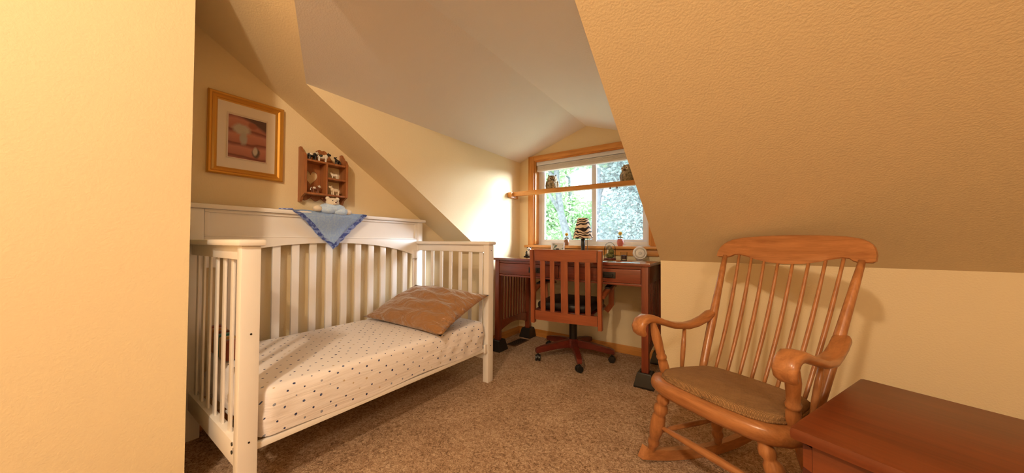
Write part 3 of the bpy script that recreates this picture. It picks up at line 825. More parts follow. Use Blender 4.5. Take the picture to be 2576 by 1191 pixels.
for xa, xb, px in ((DX0+LG+0.004, xm-0.022, -1.43), (xm+0.022, DX1-LG-0.004, -0.79)):
    dr = db_('drawer', (xa, DY0+0.002, 0.709), (xb, DY0+0.020, 0.809), CHERRY)
    p = db_('drawer_pull', (px-0.055, DY0-0.003, 0.738), (px+0.055, DY0+0.002, 0.784), DARKMETAL, 0.001, dr)
    p.name = 'pull_plate'; p['label'] = 'dark bronze back plate'
    bm = new(); tube(bm, [D((px-0.036, DY0-0.002, 0.768)), D((px-0.036, DY0-0.016, 0.760)), D((px-0.03, DY0-0.018, 0.747)), D((px+0.03, DY0-0.018, 0.747)), D((px+0.036, DY0-0.016, 0.760)), D((px+0.036, DY0-0.002, 0.768))], 0.0035, 8)
    h = obj('bail_handle', bm, DARKMETAL, dr, 60)
for x in (DX0+0.008, DX1-LG+0.008):
    db_('side_apron', (x, DY0+LG, 0.70), (x+0.02, DY1-LG, DZ-0.022))
    n = 14; ylo, yhi = DY0+LG, DY1-LG
    pts = [(ylo+(yhi-ylo)*k/n-DO.y, 0.165+0.05*math.sin(PI*k/n)) for k in range(n+1)]
    bm = new(); prism(bm, pts+[(yhi-DO.y, 0.265), (ylo-DO.y, 0.265)], 'x', x-DO.x, x+0.02-DO.x, 0.001); obj('arched_side_rail', bm, CHERRY, t, 40)
    for k in range(9):
        y = ylo+(yhi-ylo)*(k+1)/10
        db_('slat', (x+0.003, y-0.009, 0.262), (x+0.015, y+0.009, 0.703), CHERRY_Z, 0.002)
# bed risers under the four legs
k = 0
for x, sx in ((DX0+LG/2, 'left'), (DX1-LG/2, 'right')):
    for y, sy in ((DY0+LG/2, 'front'), (DY1-LG/2, 'back')):
        bm = new(); rings = []
        for hw_, z in ((0.066, 0.0), (0.066, 0.012), (0.048, 0.092), (0.044, 0.098), (0.030, 0.098), (0.027, 0.030)):
            rings.append([bm.verts.new((a*hw_, b*hw_, z)) for a, b in ((-1, -1), (1, -1), (1, 1), (-1, 1))])
        for a, b in zip(rings, rings[1:]):
            for q in range(4): bm.faces.new((a[q], a[(q+1) % 4], b[(q+1) % 4], b[q]))
        bm.faces.new(rings[0][::-1]); bm.faces.new(rings[-1])
        o = obj('furniture_riser', bm, BLACK); o.location = (x, y, 0)
        tag(o, 'black plastic riser under the %s %s leg of the desk' % (sy, sx), 'riser', 'risers under the desk legs')

# ------------------------------------------------------------------ swivel chair
def swivel():
    cx, cy = -1.178, 2.63
    t = thing('desk_chair', 'wooden swivel desk chair with slatted back and black seat', 'chair', (cx, cy, 0), math.radians(7.5))
    # local: +y towards the desk, back at y = -0.37
    yb = -0.37; xo = 0.048
    def P(x, y, z): return (x+xo, y, z)
    lean = lambda z: yb-(z-0.40)*0.045
    for s in (-1, 1):
        bm = new(); x = s*0.262
        tube(bm, [P(x+s*0.004, lean(0.362), 0.362), P(x, lean(0.6), 0.6), P(x-s*-0.006, lean(0.942), 0.942)], [(0.024, 0.016)]*3, 8, power=8); obj('back_post', bm, CHAIRW_Z, t, 40)
    def bar(name, z0, z1, th=0.022, y_off=0):
        bm = new(); n = 10; vs = []
        for i in range(n+1):
            x = -0.245+0.49*i/n; c = 0.018*(1-(x/0.245)**2)
            vs.append([bm.verts.new(P(x, lean(z)-c*0.6+dy+y_off, z)) for z, dy in ((z0, -th/2), (z1, -th/2), (z1, th/2), (z0, th/2))])
        for a, b in zip(vs, vs[1:]):
            for k in range(4): bm.faces.new((a[k], a[(k+1) % 4], b[(k+1) % 4], b[k]))
        bm.faces.new(vs[0][::-1]); bm.faces.new(vs[-1]); return obj(name, bm, CHAIRW, t, 40)
    bar('crest_rail', 0.856, 0.945); bar('lower_back_rail', 0.388, 0.462)
    for x, w_ in ((-0.178, 0.020), (-0.098, 0.018), (0.0, 0.028), (0.098, 0.018), (0.178, 0.020)):
        c = 0.018*(1-(x/0.245)**2)*0.6
        bm = new(); tube(bm, [P(x, lean(z)-c, z) for z in (0.455, 0.66, 0.862)], [(w_, 0.007)]*3, 8, power=7, up=Vector((0, 1, 0))); obj('back_slat', bm, CHAIRW_Z, t, 40)
    # seat
    bm = new(); prism(bm, [(-0.24, -0.26), (-0.15, -0.31), (0.15, -0.31), (0.24, -0.26), (0.255, 0.12), (0.22, 0.22), (-0.22, 0.22), (-0.255, 0.12)], 'z', 0.425, 0.452, 0.004); obj('seat_board', bm, DARKCH, t, 40)
    bm = new(); prism(bm, [(-0.225, -0.26), (-0.14, -0.295), (0.14, -0.295), (0.225, -0.26), (0.24, 0.12), (0.20, 0.205), (-0.20, 0.205), (-0.24, 0.12)], 'z', 0.453, 0.515, 0.024); o = obj('seat_cushion', bm, LEATHER, t, 180); o['label'] = 'black leather seat pad'
    for s in (-1, 1):
        bm = new(); tube(bm, [P(s*0.275, yb+0.01, 0.60), P(s*0.285, -0.24, 0.632), P(s*0.285, -0.08, 0.650), P(s*0.28, 0.08, 0.645), P(s*0.272, 0.14, 0.625)], [(0.020, 0.011), (0.024, 0.012), (0.026, 0.012), (0.026, 0.012), (0.020, 0.010)], 10, power=4); a = obj('armrest', bm, CHAIRW, t, 60)
        bm = new(); tube(bm, [P(s*0.285, -0.22, 0.652), P(s*0.285, -0.06, 0.668), P(s*0.28, 0.09, 0.662)], [(0.022, 0.008)]*3, 8, power=4); o = obj('arm_pad', bm, LEATHER, a, 60); o['label'] = 'black arm pad'
        bm = new(); tube(bm, [P(s*0.262-0.02*s, -0.03, 0.44), P(s*0.285, -0.05, 0.50), P(s*0.288, -0.06, 0.645)], [(0.022, 0.010)]*3, 8, power=6, up=Vector((0, 1, 0))); obj('arm_support', bm, CHAIRW_Z, t, 60)
    # column and mechanism
    bm = new(); lathe(bm, (0, 0, 0), [(0.030, 0.10), (0.034, 0.12), (0.034, 0.30), (0.026, 0.302), (0.026, 0.39)], 20); o = obj('column', bm, BLACK, t, 60); o['label'] = 'black gas-lift column'
    pbox('tilt_mechanism', (-0.09, -0.14, 0.385), (0.09, 0.12, 0.424), BLACK, t, 0.006)
    bm = new(); tube(bm, [(0.09, -0.06, 0.40), (0.20, -0.11, 0.385), (0.225, -0.13, 0.37)], [0.005, 0.005, 0.005], 8); lv = obj('lever', bm, BLACK, t, 60)
    bm = new(); lathe(bm, (0.225, -0.135, 0.335), [(0.006, 0), (0.017, 0.004), (0.019, 0.02), (0.015, 0.036), (0.006, 0.042)], 14); obj('lever_knob', bm, BLACK, lv, 60)
    # five star base
    bm = new(); lathe(bm, (0, 0, 0), [(0.034, 0.085), (0.05, 0.09), (0.05, 0.155), (0.038, 0.165)], 20); obj('hub', bm, DARKCH, t, 60)
    for k in range(5):
        a = math.radians(-129.8-7.5+72*k); c, s = math.cos(a), math.sin(a)
        bm = new(); n = []
        for rr, zt, zb, hw_ in ((0.035, 0.160, 0.092, 0.022), (0.16, 0.146, 0.090, 0.022), (0.30, 0.118, 0.072, 0.021), (0.345, 0.104, 0.068, 0.020)):
            n.append([bm.verts.new((rr*c-s*h, rr*s+c*h, z)) for h, z in ((-hw_, zb), (hw_, zb), (hw_, zt), (-hw_, zt))])
        for p, q in zip(n, n[1:]):
            for j in range(4): bm.faces.new((p[j], p[(j+1) % 4], q[(j+1) % 4], q[j]))
        bm.faces.new(n[0][::-1]); bm.faces.new(n[-1])
        es = [e for e in bm.edges]
        bmesh.ops.bevel(bm, geom=es, offset=0.004, segments=2, affect='EDGES')
        ft = obj('star_foot', bm, DARKCH, t, 40)
        # caster: two wheels and a hood
        ca = a+1.1+k*0.9; wx, wy = math.cos(ca), math.sin(ca); bx, by = 0.325*c, 0.325*s
        bm = new()
        for d in (-0.013, 0.013):
            p = Vector((bx-wy*d, by+wx*d, 0.026)); ax = Vector((-wy, wx, 0))*0.009
            tube(bm, [p-ax, p-ax*0.9, p+ax*0.9, p+ax], [0.020, 0.026, 0.026, 0.020], 16)
        ct = obj('caster', bm, BLACK, ft, 40); ct['label'] = 'black twin-wheel caster'
        bm = new(); ball(bm, (bx, by, 0.036), (0.022, 0.022, 0.022), 12, 8); tube(bm, [(bx, by, 0.045), (bx, by, 0.072)], 0.007, 8); obj('caster_hood', bm, BLACK, ft, 60)
swivel()

# ------------------------------------------------------------------ things on the desk and sill
t = thing('table_lamp', 'small desk lamp with black stem and zebra print shade', 'lamp', (-1.131, 2.73, DZ))
bm = new(); lathe(bm, (0, 0, 0), [(0.055, 0), (0.058, 0.008), (0.05, 0.014), (0.02, 0.02), (0.016, 0.03), (0.016, 0.10), (0.019, 0.12), (0.017, 0.175), (0.008, 0.19), (0.008, 0.22)], 24); o = obj('base', bm, BLACK, t, 50)
bm = new(); lathe(bm, (0, 0, 0), [(0.090, 0.180), (0.048, 0.362)], 36); 
bmesh.ops.delete(bm, geom=[f for f in bm.faces if len(f.verts) > 4], context='FACES')
bmesh.ops.solidify(bm, geom=bm.faces[:], thickness=0.003); sh_ = obj('lamp_shade', bm, ZEBRA, t, 60)
bm = new(); ball(bm, (0, 0, 0.26), (0.024, 0.024, 0.034)); obj('bulb', bm, CREAMP, t, 180)
bm = new(); tube(bm, [(0.047, -0.02, 0.21), (0.048, -0.02, 0.17), (0.050, -0.02, 0.08), (0.050, -0.02, 0.075)], [0.0022, 0.0022, 0.0022, 0.005], 6); tube(bm, [(0.008, 0, 0.205), (0.047, -0.02, 0.21)], 0.0025, 6); obj('pull_chain', bm, BLACK, t, 60)

t = thing('bear_figurine', 'small black and white panda figurine on the left of the desk', 'figurine', (-1.70, 2.735, DZ), 0.4)
WP = plain('panda_white', (0.7, 0.68, 0.64, 1), 0.5)
bm = new(); box(bm, (-0.05, -0.028, 0), (0.045, 0.03, 0.008), 0.003); obj('plinth', bm, BLACK, t, 40)
bm = new(); ball(bm, (0.005, 0, 0.036), (0.027, 0.024, 0.030)); obj('body', bm, WP, t, 180)
bm = new(); ball(bm, (0.0, -0.006, 0.073), (0.021, 0.019, 0.018)); h = obj('head', bm, WP, t, 180)
for s in (-1, 1):
    bm = new(); ball(bm, (s*0.016, -0.003, 0.089), (0.007, 0.005, 0.007), 10, 8); obj('ear', bm, BLACK, h, 180)
    bm = new(); ball(bm, (s*0.008, -0.0225, 0.075), (0.005, 0.004, 0.006), 10, 8); obj('eye_patch', bm, BLACK, h, 180)
    bm = new(); tube(bm, [(s*0.022, -0.006, 0.052), (s*0.028, -0.02, 0.036), (s*0.018, -0.03, 0.028)], [0.008, 0.008, 0.007], 8); obj('arm', bm, BLACK, t, 60)
    bm = new(); tube(bm, [(s*0.018, -0.004, 0.016), (s*0.026, -0.032, 0.014), (s*0.026, -0.038, 0.02)], [0.010, 0.009, 0.008], 8); obj('leg', bm, BLACK, t, 60)
bm = new(); ball(bm, (0, -0.024, 0.067), (0.005, 0.003, 0.003), 8, 6); obj('nose', bm, BLACK, h, 180)

t = thing('photo_frame', 'small white picture frame with green sketch on the desk', 'picture', (-1.435, 2.83, DZ+0.0025), 0.35)
bm = frame_mesh(0.0, 0.0, [(0, 0)]) if False else new()
tilt = Matrix.Rotation(math.radians(-12), 3, 'X')
def tb(name, a, b, mat, par, bev=0.001):
    bm = new(); box(bm, a, b, bev, tilt, (0, 0, 0)); return obj(name, bm, mat, par, 40)
for a, b in (((-0.065, 0, 0), (-0.053, 0.010, 0.145)), ((0.053, 0, 0), (0.065, 0.010, 0.145)), ((-0.053, 0, 0), (0.053, 0.010, 0.012)), ((-0.053, 0, 0.133), (0.053, 0.010, 0.145))):
    tb('frame_bar', a, b, WHITEV, t)
def sketch():
    tt = NT('green_sketch_print'); tt.set(Roughness=0.5)
    n = tt.noise(tt.obj((1, 1, 1.6), (0, 0.6, 0)), 22, 2, 0.5, 0.8)
    tt.link(tt.ramp(n, [(0.40, srgb(70, 104, 96)), (0.47, srgb(206, 202, 196)), (0.6, srgb(214, 208, 200))]), tt.b.inputs['Base Color']); return tt.m
tb('print', (-0.053, 0.004, 0.012), (0.053, 0.008, 0.133), sketch(), t, 0)
bm = new(); box(bm, (-0.015, 0.02, 0.0), (0.015, 0.024, 0.10), 0.001, Matrix.Rotation(math.radians(18), 3, 'X'), (0, 0.06, 0)); obj('easel_back', bm, BLACK, t, 40)

def flower(loc, label, pot_mat, r, h):
    t = thing('potted_flower', label, 'flower', loc, 0, 'toy flowers on the window sill')
    bm = new(); lathe(bm, (0, 0, 0), [(r*0.72, 0), (r*0.98, h*0.35), (r, h*0.6), (r*0.8, h*0.92), (r*0.55, h)], 18); obj('pot', bm, pot_mat, t, 60)
    bm = new(); tube(bm, [(0, 0, h*0.95), (0.003, 0, h+0.02), (0, 0, h+0.045)], 0.0025, 6); obj('stem', bm, MOSS, t, 60)
    Y = plain('yellow_petal', srgb(232, 206, 96), 0.6)
    bm = new(); ball(bm, (0, -0.004, h+0.048), (0.007, 0.005, 0.007), 10, 8); obj('bloom_centre', bm, plain('flower_centre', srgb(190, 140, 40), 0.7), t, 180)
    for k in range(6):
        a = 2*PI*k/6; bm = new(); ball(bm, (math.cos(a)*0.012, 0, h+0.048+math.sin(a)*0.012), (0.0075, 0.003, 0.0075), 8, 6); obj('petal', bm, Y, t, 180)
    for s in (-1, 1):
        bm = new(); ball(bm, (s*0.012, 0, h+0.012), (0.013, 0.005, 0.006), 8, 6, Matrix.Rotation(s*0.4, 3, 'Y')); obj('leaf', bm, MOSS, t, 180)
flower((-1.405, 2.972, 0.972), 'toy yellow flower in a brown pot on the window sill behind the photo frame', plain('brown_pot', srgb(140, 92, 56), 0.5), 0.026, 0.062)
flower((-0.872, 2.972, 0.972), 'toy yellow flower in a pink pot on the window sill above the glass jar', plain('pink_pot', srgb(196, 110, 98), 0.5), 0.030, 0.066)

t = thing('terrarium_jar', 'domed glass jar of green moss on the desk', 'jar', (-0.905, 2.78, DZ))
bm = new(); lathe(bm, (0, 0, 0), [(0.046, 0.004), (0.048, 0.03), (0.048, 0.085), (0.044, 0.112), (0.033, 0.133), (0.014, 0.146), (0.002, 0.148)], 24); obj('glass_dome', bm, JAR, t, 60)
bm = new(); lathe(bm, (0, 0, 0), [(0.050, 0), (0.052, 0.004), (0.050, 0.010), (0.040, 0.0105)], 24); obj('base', bm, DARKCH, t, 50)
bm = new(); ball(bm, (0, 0, 0.034), (0.038, 0.036, 0.026)); ball(bm, (0.012, 0.0, 0.065), (0.026, 0.026, 0.028)); obj('moss', bm, MOSS, t, 180)
bm = new(); ball(bm, (-0.006, -0.004, 0.100), (0.027, 0.026, 0.022)); obj('mushroom_cap', bm, OWLM, t, 180)
bm = new(); tube(bm, [(-0.016, -0.02, 0.02), (-0.012, -0.012, 0.09)], [0.008, 0.006], 8); obj('mushroom_stalk', bm, CREAMP, t, 60)

t = thing('candle_glass', 'small dark glass candle holder between jar and white disc', 'candle', (-0.795, 2.815, DZ))
bm = new(); lathe(bm, (0, 0, 0), [(0.022, 0.0), (0.026, 0.004), (0.027, 0.066), (0.0245, 0.066), (0.0235, 0.006)], 20); obj('tumbler', bm, JAR, t, 50)
bm = new(); lathe(bm, (0, 0, 0), [(0.0225, 0.004), (0.0228, 0.036), (0.02, 0.038)], 20); obj('wax', bm, plain('plum_wax', srgb(84, 52, 46), 0.5), t, 50)
bm = new(); tube(bm, [(0, 0, 0.037), (0.001, 0, 0.048)], 0.0012, 6); obj('wick', bm, BLACK, t, 60)

t = thing('sound_machine', 'round white disc speaker standing upright on right of the desk', 'speaker', (-0.668, 2.83, DZ), 0.35)
WS = plain('white_speaker_plastic', (0.80, 0.77, 0.75, 1), 0.5)
RX90 = Matrix.Rotation(math.radians(90-8), 3, 'X')
def disc(name, prof, mat, par):
    bm = new(); lathe(bm, (0, 0, 0), prof, 36)
    for v in bm.verts: v.co = RX90 @ v.co + Vector((0, 0, 0.0565))
    return obj(name, bm, mat, par, 40)
disc('housing', [(0.034, -0.028), (0.052, -0.022), (0.0565, -0.008), (0.0565, 0.006), (0.050, 0.014), (0.044, 0.0145)], WS, t)
disc('grille_ring', [(0.044, 0.0145), (0.042, 0.0115), (0.036, 0.0115), (0.034, 0.016), (0.03, 0.0165)], WS, t)
disc('centre_dial', [(0.014, 0.0165), (0.013, 0.019), (0.009, 0.019), (0.008, 0.017)], plain('dial_grey', (0.62, 0.60, 0.60, 1), 0.5), t)
pbox('foot', (-0.022, -0.012, 0.0), (0.022, 0.026, 0.006), WS, t, 0.002)

# ------------------------------------------------------------------ rocking chair
def rocker():
    t = thing('rocking_chair', 'oak rocking chair with spindle back and woven seat cushion', 'chair', (0.009, 1.612, 0), -0.489)
    yslope = lambda y: 0.422+(y+0.2)*-0.07            # seat top height
    # seat
    half = [(0, -0.288), (0.10, -0.284), (0.18, -0.272), (0.232, -0.245), (0.262, -0.200), (0.270, -0.14), (0.262, -0.05), (0.25, 0.03), (0.235, 0.10), (0.20, 0.135), (0.1, 0.15), (0, 0.153)]
    outl = half+[(-x, y) for x, y in half[-2:0:-1]]
    def plate(name, outl, z0, z1, mat, ins, par, sm=180):
        bm = new(); rings = []
        c = Vector((0, -0.07))
        for k, (f, z) in enumerate(ins):
            rings.append([bm.verts.new((c.x+(x-c.x)*f, c.y+(y-c.y)*f, yslope(y)+z)) for x, y in outl])
        n = len(outl)
        for a, b in zip(rings, rings[1:]):
            for k in range(n): bm.faces.new((a[k], a[(k+1) % n], b[(k+1) % n], b[k]))
        bm.faces.new(rings[0][::-1]); bm.faces.new(rings[-1])
        return obj(name, bm, mat, par, sm)
    st = plate('seat', outl, 0, 0, OAK, [(0.86, -0.062), (0.94, -0.058), (0.985, -0.044), (1.0, -0.028), (0.995, -0.014), (0.97, -0.004), (0.93, 0.0), (0.5, -0.004)], t, 60)
    cu = [(x*0.83, (y+0.07)*0.86-0.066) for x, y in outl]
    o = plate('seat_cushion', cu, 0, 0, WOVEN, [(0.98, -0.002), (1.0, 0.006), (1.0, 0.016), (0.98, 0.024), (0.94, 0.028), (0.9, 0.027), (0.6, 0.031), (0.3, 0.033)], t, 60)
    o['label'] = 'tan woven seat cushion'
    bm = new(); pts = [Vector((x*1.005, (y+0.07)*1.005-0.07, yslope(y)+0.006)) for x, y in cu]; tube(bm, pts+[pts[0]], 0.005, 6); obj('piping', bm, WOVEN, o, 180)
    # back posts and crest
    for s in (-1, 1):
        a, b = Vector((s*0.208, 0.070, 0.38)), Vector((s*0.254, 0.349, 0.937))
        bm = new(); turned(bm, a, b, [(0, 0.014), (0.1, 0.017), (0.4, 0.019), (0.46, 0.019), (0.6, 0.017), (0.85, 0.014), (1, 0.011)], 14); obj('back_post', bm, OAK_Z, t, 180)
    bow = lambda w: 0.028*(1-(w/0.30)**2)
    top = [(0, 1.042), (0.1, 1.040), (0.2, 1.033), (0.25, 1.022), (0.28, 1.006), (0.296, 0.985), (0.302, 0.96)]
    bot = [(0.302, 0.934), (0.294, 0.928), (0.25, 0.927), (0.235, 0.932), (0.222, 0.941), (0.20, 0.943), (0.17, 0.937), (0.13, 0.925), (0.07, 0.912), (0, 0.907)]
    def interp(tab, w):
        tab = sorted(tab)
        for (a, za), (b, zb) in zip(tab, tab[1:]):
            if a <= w <= b: return za+(zb-za)*(w-a)/max(1e-9, b-a)
        return tab[-1][1]
    ly = lambda z: 0.343+(z-0.924)*0.48
    ws = [-0.302, -0.299, -0.294, -0.285, -0.272, -0.25, -0.235, -0.222, -0.2]+[-0.18+0.02*k for k in range(19)]+[0.2, 0.222, 0.235, 0.25, 0.272, 0.285, 0.294, 0.299, 0.302]
    bm = new(); vs = []
    for w_ in ws:
        zt, zb = interp(top, abs(w_)), interp(bot, abs(w_)); row = []
        for side, zz in ((-1, [0, 0.06, 0.3, 0.7, 0.94, 1]), (1, [1, 0.94, 0.7, 0.3, 0.06, 0])):
            for q in zz:
                z = zb+(zt-zb)*q; th = 0.010 if 0.03 < q < 0.97 else 0.004
                row.append(bm.verts.new((w_*0.967, ly(z)+bow(w_)+side*th, z)))
        vs.append(row)
    for a, b in zip(vs, vs[1:]):
        n = len(a)
        for k in range(n): bm.faces.new((a[k], a[(k+1) % n], b[(k+1) % n], b[k]))
    bm.faces.new(vs[0][::-1]); bm.faces.new(vs[-1])
    obj('crest_rail', bm, OAK, t, 50)
    for i in range(1, 9):
        wt = -0.253+0.0562*i; wb = -0.208+0.0462*i
        bz = interp(bot, abs(wt))+0.012
        a = Vector((wb, 0.076+0.030*(1-(wb/0.21)**2), 0.385)); b = Vector((wt, ly(bz)+bow(wt), bz))
        pts = []
        for k in range(9):
            q = k/8; p = a.lerp(b, q); p.y += 0.018*math.sin(PI*q); pts.append(p)
        bm = new(); tube(bm, pts, [0.0062+0.0026*math.sin(PI*min(1, k/8*1.1)) for k in range(9)], 10); obj('spindle', bm, OAK_Z, t, 180)
    # arms
    for s in (-1, 1):
        path = [(-0.262, 0.598), (-0.276, 0.612), (-0.280, 0.632), (-0.268, 0.652), (-0.240, 0.664), (-0.20, 0.660), (-0.14, 0.640), (-0.06, 0.615), (0.03, 0.604), (0.09, 0.610), (0.15, 0.628), (0.195, 0.650), (0.212, 0.656)]
        bm = new(); pts = []; rad = []
        for k, (y, z) in enumerate(path):
            x = 0.262-0.03*max(0, (y+0.05))/0.3+0.004
            pts.append((s*x, y, z)); rad.append((0.030 if 2 < k < 9 else 0.027, 0.015 if k > 1 else 0.012))
        rad[-1] = (0.020, 0.012); rad[5] = (0.031, 0.017); rad[4] = (0.032, 0.019); rad[3] = (0.032, 0.019); rad[2] = (0.032, 0.018); rad[1] = (0.030, 0.016)
        tube(bm, pts, rad, 14, power=3.2, up=Vector((0, 0, 1)))
        obj('armrest', bm, OAK_Y, t, 60)
        a, b = Vector((s*0.231, -0.145, 0.405)), Vector((s*0.256, -0.205, 0.652))
        bm = new(); turned(bm, a, b, [(0, 0.016), (0.04, 0.018), (0.14, 0.021), (0.26, 0.020), (0.30, 0.0165), (0.32, 0.021), (0.36, 0.022), (0.40, 0.017), (0.44, 0.0195), (0.49, 0.0185), (0.56, 0.020), (0.68, 0.0215), (0.82, 0.018), (0.94, 0.0135), (1, 0.013)], 16); obj('arm_post', bm, OAK_Z, t, 60)
        bm = new(); turned(bm, (s*0.235, -0.035, 0.40), (s*0.250, 0.010, 0.606), [(0, 0.007), (0.35, 0.0105), (0.6, 0.0105), (1, 0.007)], 12); obj('arm_spindle', bm, OAK_Z, t, 180)
        # legs
        ring = lambda base: base
        a, b = Vector((s*0.178, -0.225, 0.375)), Vector((s*0.285, -0.178, 0.050))
        prof = [(0, 0.016), (0.06, 0.018), (0.10, 0.024), (0.14, 0.026), (0.18, 0.019), (0.20, 0.019), (0.24, 0.027), (0.29, 0.029), (0.34, 0.023), (0.36, 0.021), (0.39, 0.026), (0.5, 0.030), (0.64, 0.028), (0.74, 0.022), (0.77, 0.019), (0.80, 0.024), (0.84, 0.025), (0.88, 0.019), (0.94, 0.017), (1, 0.013)]
        bm = new(); turned(bm, a, b, prof, 18); obj('front_leg', bm, OAK_Z, t, 60)
        a2, b2 = Vector((s*0.148, 0.065, 0.365)), Vector((s*0.183, 0.157, 0.046))
        bm = new(); turned(bm, a2, b2, prof, 18); obj('back_leg', bm, OAK_Z, t, 60)
        p, q = a.lerp(b, 0.66), a2.lerp(b2, 0.58)
        bm = new(); turned(bm, p, q, [(0, 0.008), (0.3, 0.011), (0.7, 0.011), (1, 0.008)], 10); obj('side_stretcher', bm, OAK_Y, t, 180)
        # runner
        bm = new(); vs = []
        for k in range(25):
            y = -0.235+0.735*k/24
            x = 0.296-0.293*(y+0.228)+(0.27*(y-0.1)**2 if y > 0.1 else 0)
            zb = 0.0015+(y-0.03)**2/(2*1.25); zt = zb+0.046
            yt = y+0.030 if k == 0 else y
            hw_ = 0.0145
            vs.append([bm.verts.new((s*(x-hw_), y, zb)), bm.verts.new((s*(x+hw_), y, zb)), bm.verts.new((s*(x+hw_), yt, zt)), bm.verts.new((s*(x-hw_), yt, zt))])
        for a_, b_ in zip(vs, vs[1:]):
            for j in range(4): bm.faces.new((a_[j], a_[(j+1) % 4], b_[(j+1) % 4], b_[j]))
        bm.faces.new(vs[0][::-1]); bm.faces.new(vs[-1])
        obj('runner', bm, OAK_Y, t, 40)
    A, B = Vector((-0.178, -0.225, 0.375)).lerp(Vector((-0.285, -0.178, 0.05)), 0.54), Vector((0.178, -0.225, 0.375)).lerp(Vector((0.285, -0.178, 0.05)), 0.54)
    bm = new(); turned(bm, A, B, [(0, 0.008), (0.12, 0.010), (0.3, 0.014), (0.5, 0.0165), (0.7, 0.014), (0.88, 0.010), (1, 0.008)], 12); obj('front_stretcher', bm, OAK, t, 180)
rocker()

# ------------------------------------------------------------------ cedar chest
t = thing('cedar_chest', 'dark red-brown cedar chest with dovetailed corner beside rocking chair', 'chest', (0.106, 1.10, 0), -math.radians(24.5))
CW, CD, CH = 1.02, 0.60, 0.53
bm = new(); box(bm, (0.0, 0.0, CH-0.032), (CW, CD, CH), 0.011); obj('lid', bm, CEDAR, t, 40)
ins = 0.022
pbox('front_board', (ins+0.018, ins, 0.05), (CW-ins-0.018, ins+0.02, CH-0.036), CEDAR, t, 0.001)
pbox('back_board', (ins+0.018, CD-0.02-ins*0.4, 0.05), (CW-ins-0.018, CD-ins*0.4, CH-0.036), CEDAR, t, 0.001)
pbox('side_board', (ins, ins+0.0205, 0.05), (ins+0.02, CD-0.0205-ins*0.4, CH-0.036), CEDAR, t, 0.001)
pbox('side_board', (CW-ins-0.02, ins+0.0205, 0.05), (CW-ins, CD-0.0205-ins*0.4, CH-0.036), CEDAR, t, 0.001)
pbox('bottom_board', (ins+0.02, ins+0.02, 0.06), (CW-ins-0.02, CD-0.03, 0.075), CEDAR, t, 0)
# dovetails on the front corners: end-grain pins between tails
z = 0.052; k = 0
while z < CH-0.045:
    h = 0.045 if k % 2 == 0 else 0.050
    z1 = min(CH-0.037, z+h)
    for x0, x1 in ((ins, ins+0.0175), (CW-ins-0.0175, CW-ins)):
        ta = 0.006 if k % 2 else -0.006
        bm = new(); fl = x0 < 0.5
        poly = [(x0, z), (x1, z+(ta if fl else 0)), (x1, z1-(ta if fl else 0)), (x0, z1)] if fl else [(x0, z+ta), (x1, z), (x1, z1), (x0, z1-ta)]
        poly = [(px, max(0.05, min(CH-0.036, pz))) for px, pz in poly]
        prism(bm, poly, 'y', ins-0.0006 if k % 2 else ins, ins+0.02)
        o = obj('dovetail_pin' if k % 2 else 'dovetail_tail', bm, CEDAR_END if k % 2 else CEDAR, t)
    z = z1; k += 1
pbox('plinth', (0.008, 0.008, 0.0), (CW-0.008, CD-0.008, 0.052), CEDAR, t, 0.006)

# ------------------------------------------------------------------ outside
bm = new(); box(bm, (-30, YW+1.2, -3.3), (20, 40, -3.0)); o = struct('lawn', bm, GRASS)
def tree(x, y, trunk_pts, blobs, leaf, label, nq, name='leafy_tree', ls=1.0):
    t = thing(name, label, 'tree', (x, y, -3.0), 0, None)
    bm = new(); pts = [Vector(p) for p in trunk_pts]
    n = len(pts); tube(bm, pts, [0.17*(1-0.6*k/(n-1)) for k in range(n)], 10); obj('trunk', bm, BARK, t, 180)
    for k in range(2):
        a = pts[n//2+k]; d = Vector((random.uniform(-1.4, 1.4), random.uniform(-0.8, 0.8), random.uniform(0.9, 1.6)))
        bm = new(); tube(bm, [a, a+d*0.5+Vector((0, 0, -0.1)), a+d], [0.07, 0.05, 0.025], 8); obj('branch', bm, BARK, t, 180)
    V, Fc = [], []
    for k in range(nq):
        c, r = random.choice(blobs)
        while True:
            p = Vector([random.uniform(-1, 1) for _ in range(3)])
            if p.length <= 1: break
        p = Vector([c[i]+p[i]*r[i] for i in range(3)])
        s = random.uniform(0.06, 0.12)*ls
        q = Quaternion(Vector([random.gauss(0, 1) for _ in range(3)]).normalized(), random.uniform(0, 6.28))
        b = len(V)
        for vx, vy, vz in ((-s, 0, 0), (0, -s*0.55, 0.02), (s, 0, 0), (0, s*0.55, 0.02)): V.append(p+q @ Vector((vx, vy, vz)))
        Fc.append((b, b+1, b+2, b+3))
    me = bpy.data.meshes.new('foliage'); me.from_pydata(V, [], Fc); me.materials.append(leaf)
    o = bpy.data.objects.new('foliage', me); COL.objects.link(o); o.parent = t; o['kind'] = 'stuff'
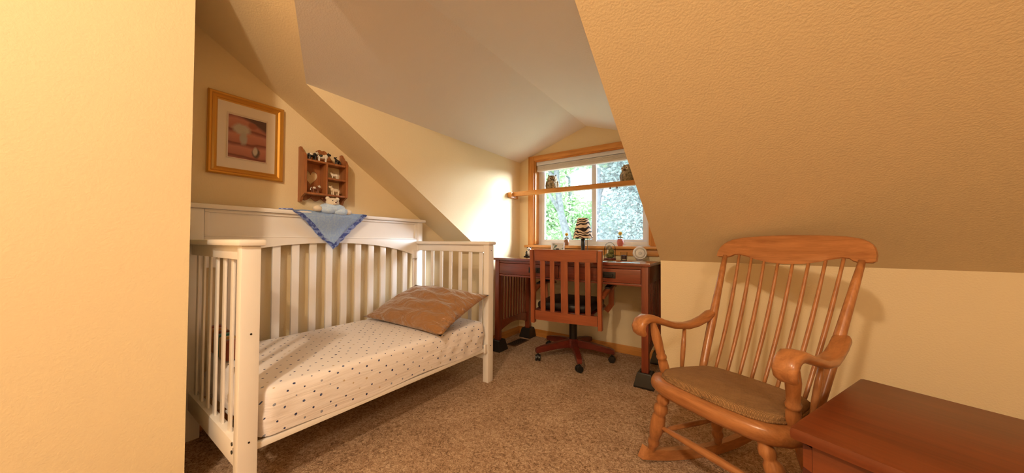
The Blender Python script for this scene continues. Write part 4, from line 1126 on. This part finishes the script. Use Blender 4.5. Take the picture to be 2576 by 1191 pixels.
# two slim trunks seen through the left pane, soft foliage all round
tree(-4.35, 9.0, [(0.35, 0, 0), (0.30, 0, 2.5), (0.12, 0, 4.2), (-0.10, 0, 4.9), (-0.25, 0, 6.0), (-0.3, 0, 8.5)],
     [((0, 0.5, 7.6), (1.8, 1.5, 1.2)), ((-1.0, 0.4, 6.8), (1.3, 1.2, 0.8)), ((1.0, 0.4, 6.9), (1.0, 1.0, 0.7))], LEAF1, 'slim leaning grey trunk with pale leaves outside the left window pane', 5200)
tree(-3.6, 9.6, [(-0.2, 0, 0), (-0.1, 0, 3), (0.0, 0, 4.4), (0.12, 0, 5.4), (0.1, 0, 8.5)],
     [((0, 0.4, 7.6), (1.7, 1.3, 1.3)), ((0.9, 0.4, 6.3), (0.9, 0.9, 0.8))], LEAF2, 'upright grey trunk outside just left of the window mullion', 5200)
tree(-5.3, 11.5, [(0, 0, 0), (0.1, 0, 3), (0.0, 0, 6.5)],
     [((0.3, 0, 4.6), (1.8, 1.2, 1.1)), ((-1.2, 0.2, 5.6), (1.5, 1.2, 1.2)), ((1.6, 0, 3.9), (1.3, 1.0, 0.9))], LEAF1, 'bright green bushy tree beyond the slim trunks outside the left pane', 10000)
tree(-2.3, 10.0, [(0, 0, 0), (-0.1, 0, 3), (0.0, 0, 6.5)],
     [((0.0, 0, 4.7), (1.5, 1.1, 1.2)), ((0.4, 0.2, 6.2), (1.6, 1.2, 0.9)), ((-0.5, 0, 3.6), (1.5, 1.0, 0.8))], LEAF2, 'blue-green tree filling the right window pane outside', 20000, 'leafy_tree', 0.6)
tree(0.6, 12.0, [(0, 0, 0), (0.1, 0, 3), (0.0, 0, 6.5)],
     [((0, 0, 5.2), (2.4, 1.4, 1.8)), ((-0.8, 0, 3.6), (1.8, 1.2, 1.0))], LEAF1, 'broad green tree outside to the right of the dormer', 8000)
tree(-8.6, 13.0, [(0, 0, 0), (0.1, 0, 3), (0.0, 0, 6.5)],
     [((0, 0, 5.0), (2.8, 1.5, 2.0)), ((1.5, 0, 3.6), (2.0, 1.2, 1.0))], LEAF2, 'blue-green tree outside far to the left', 8000)
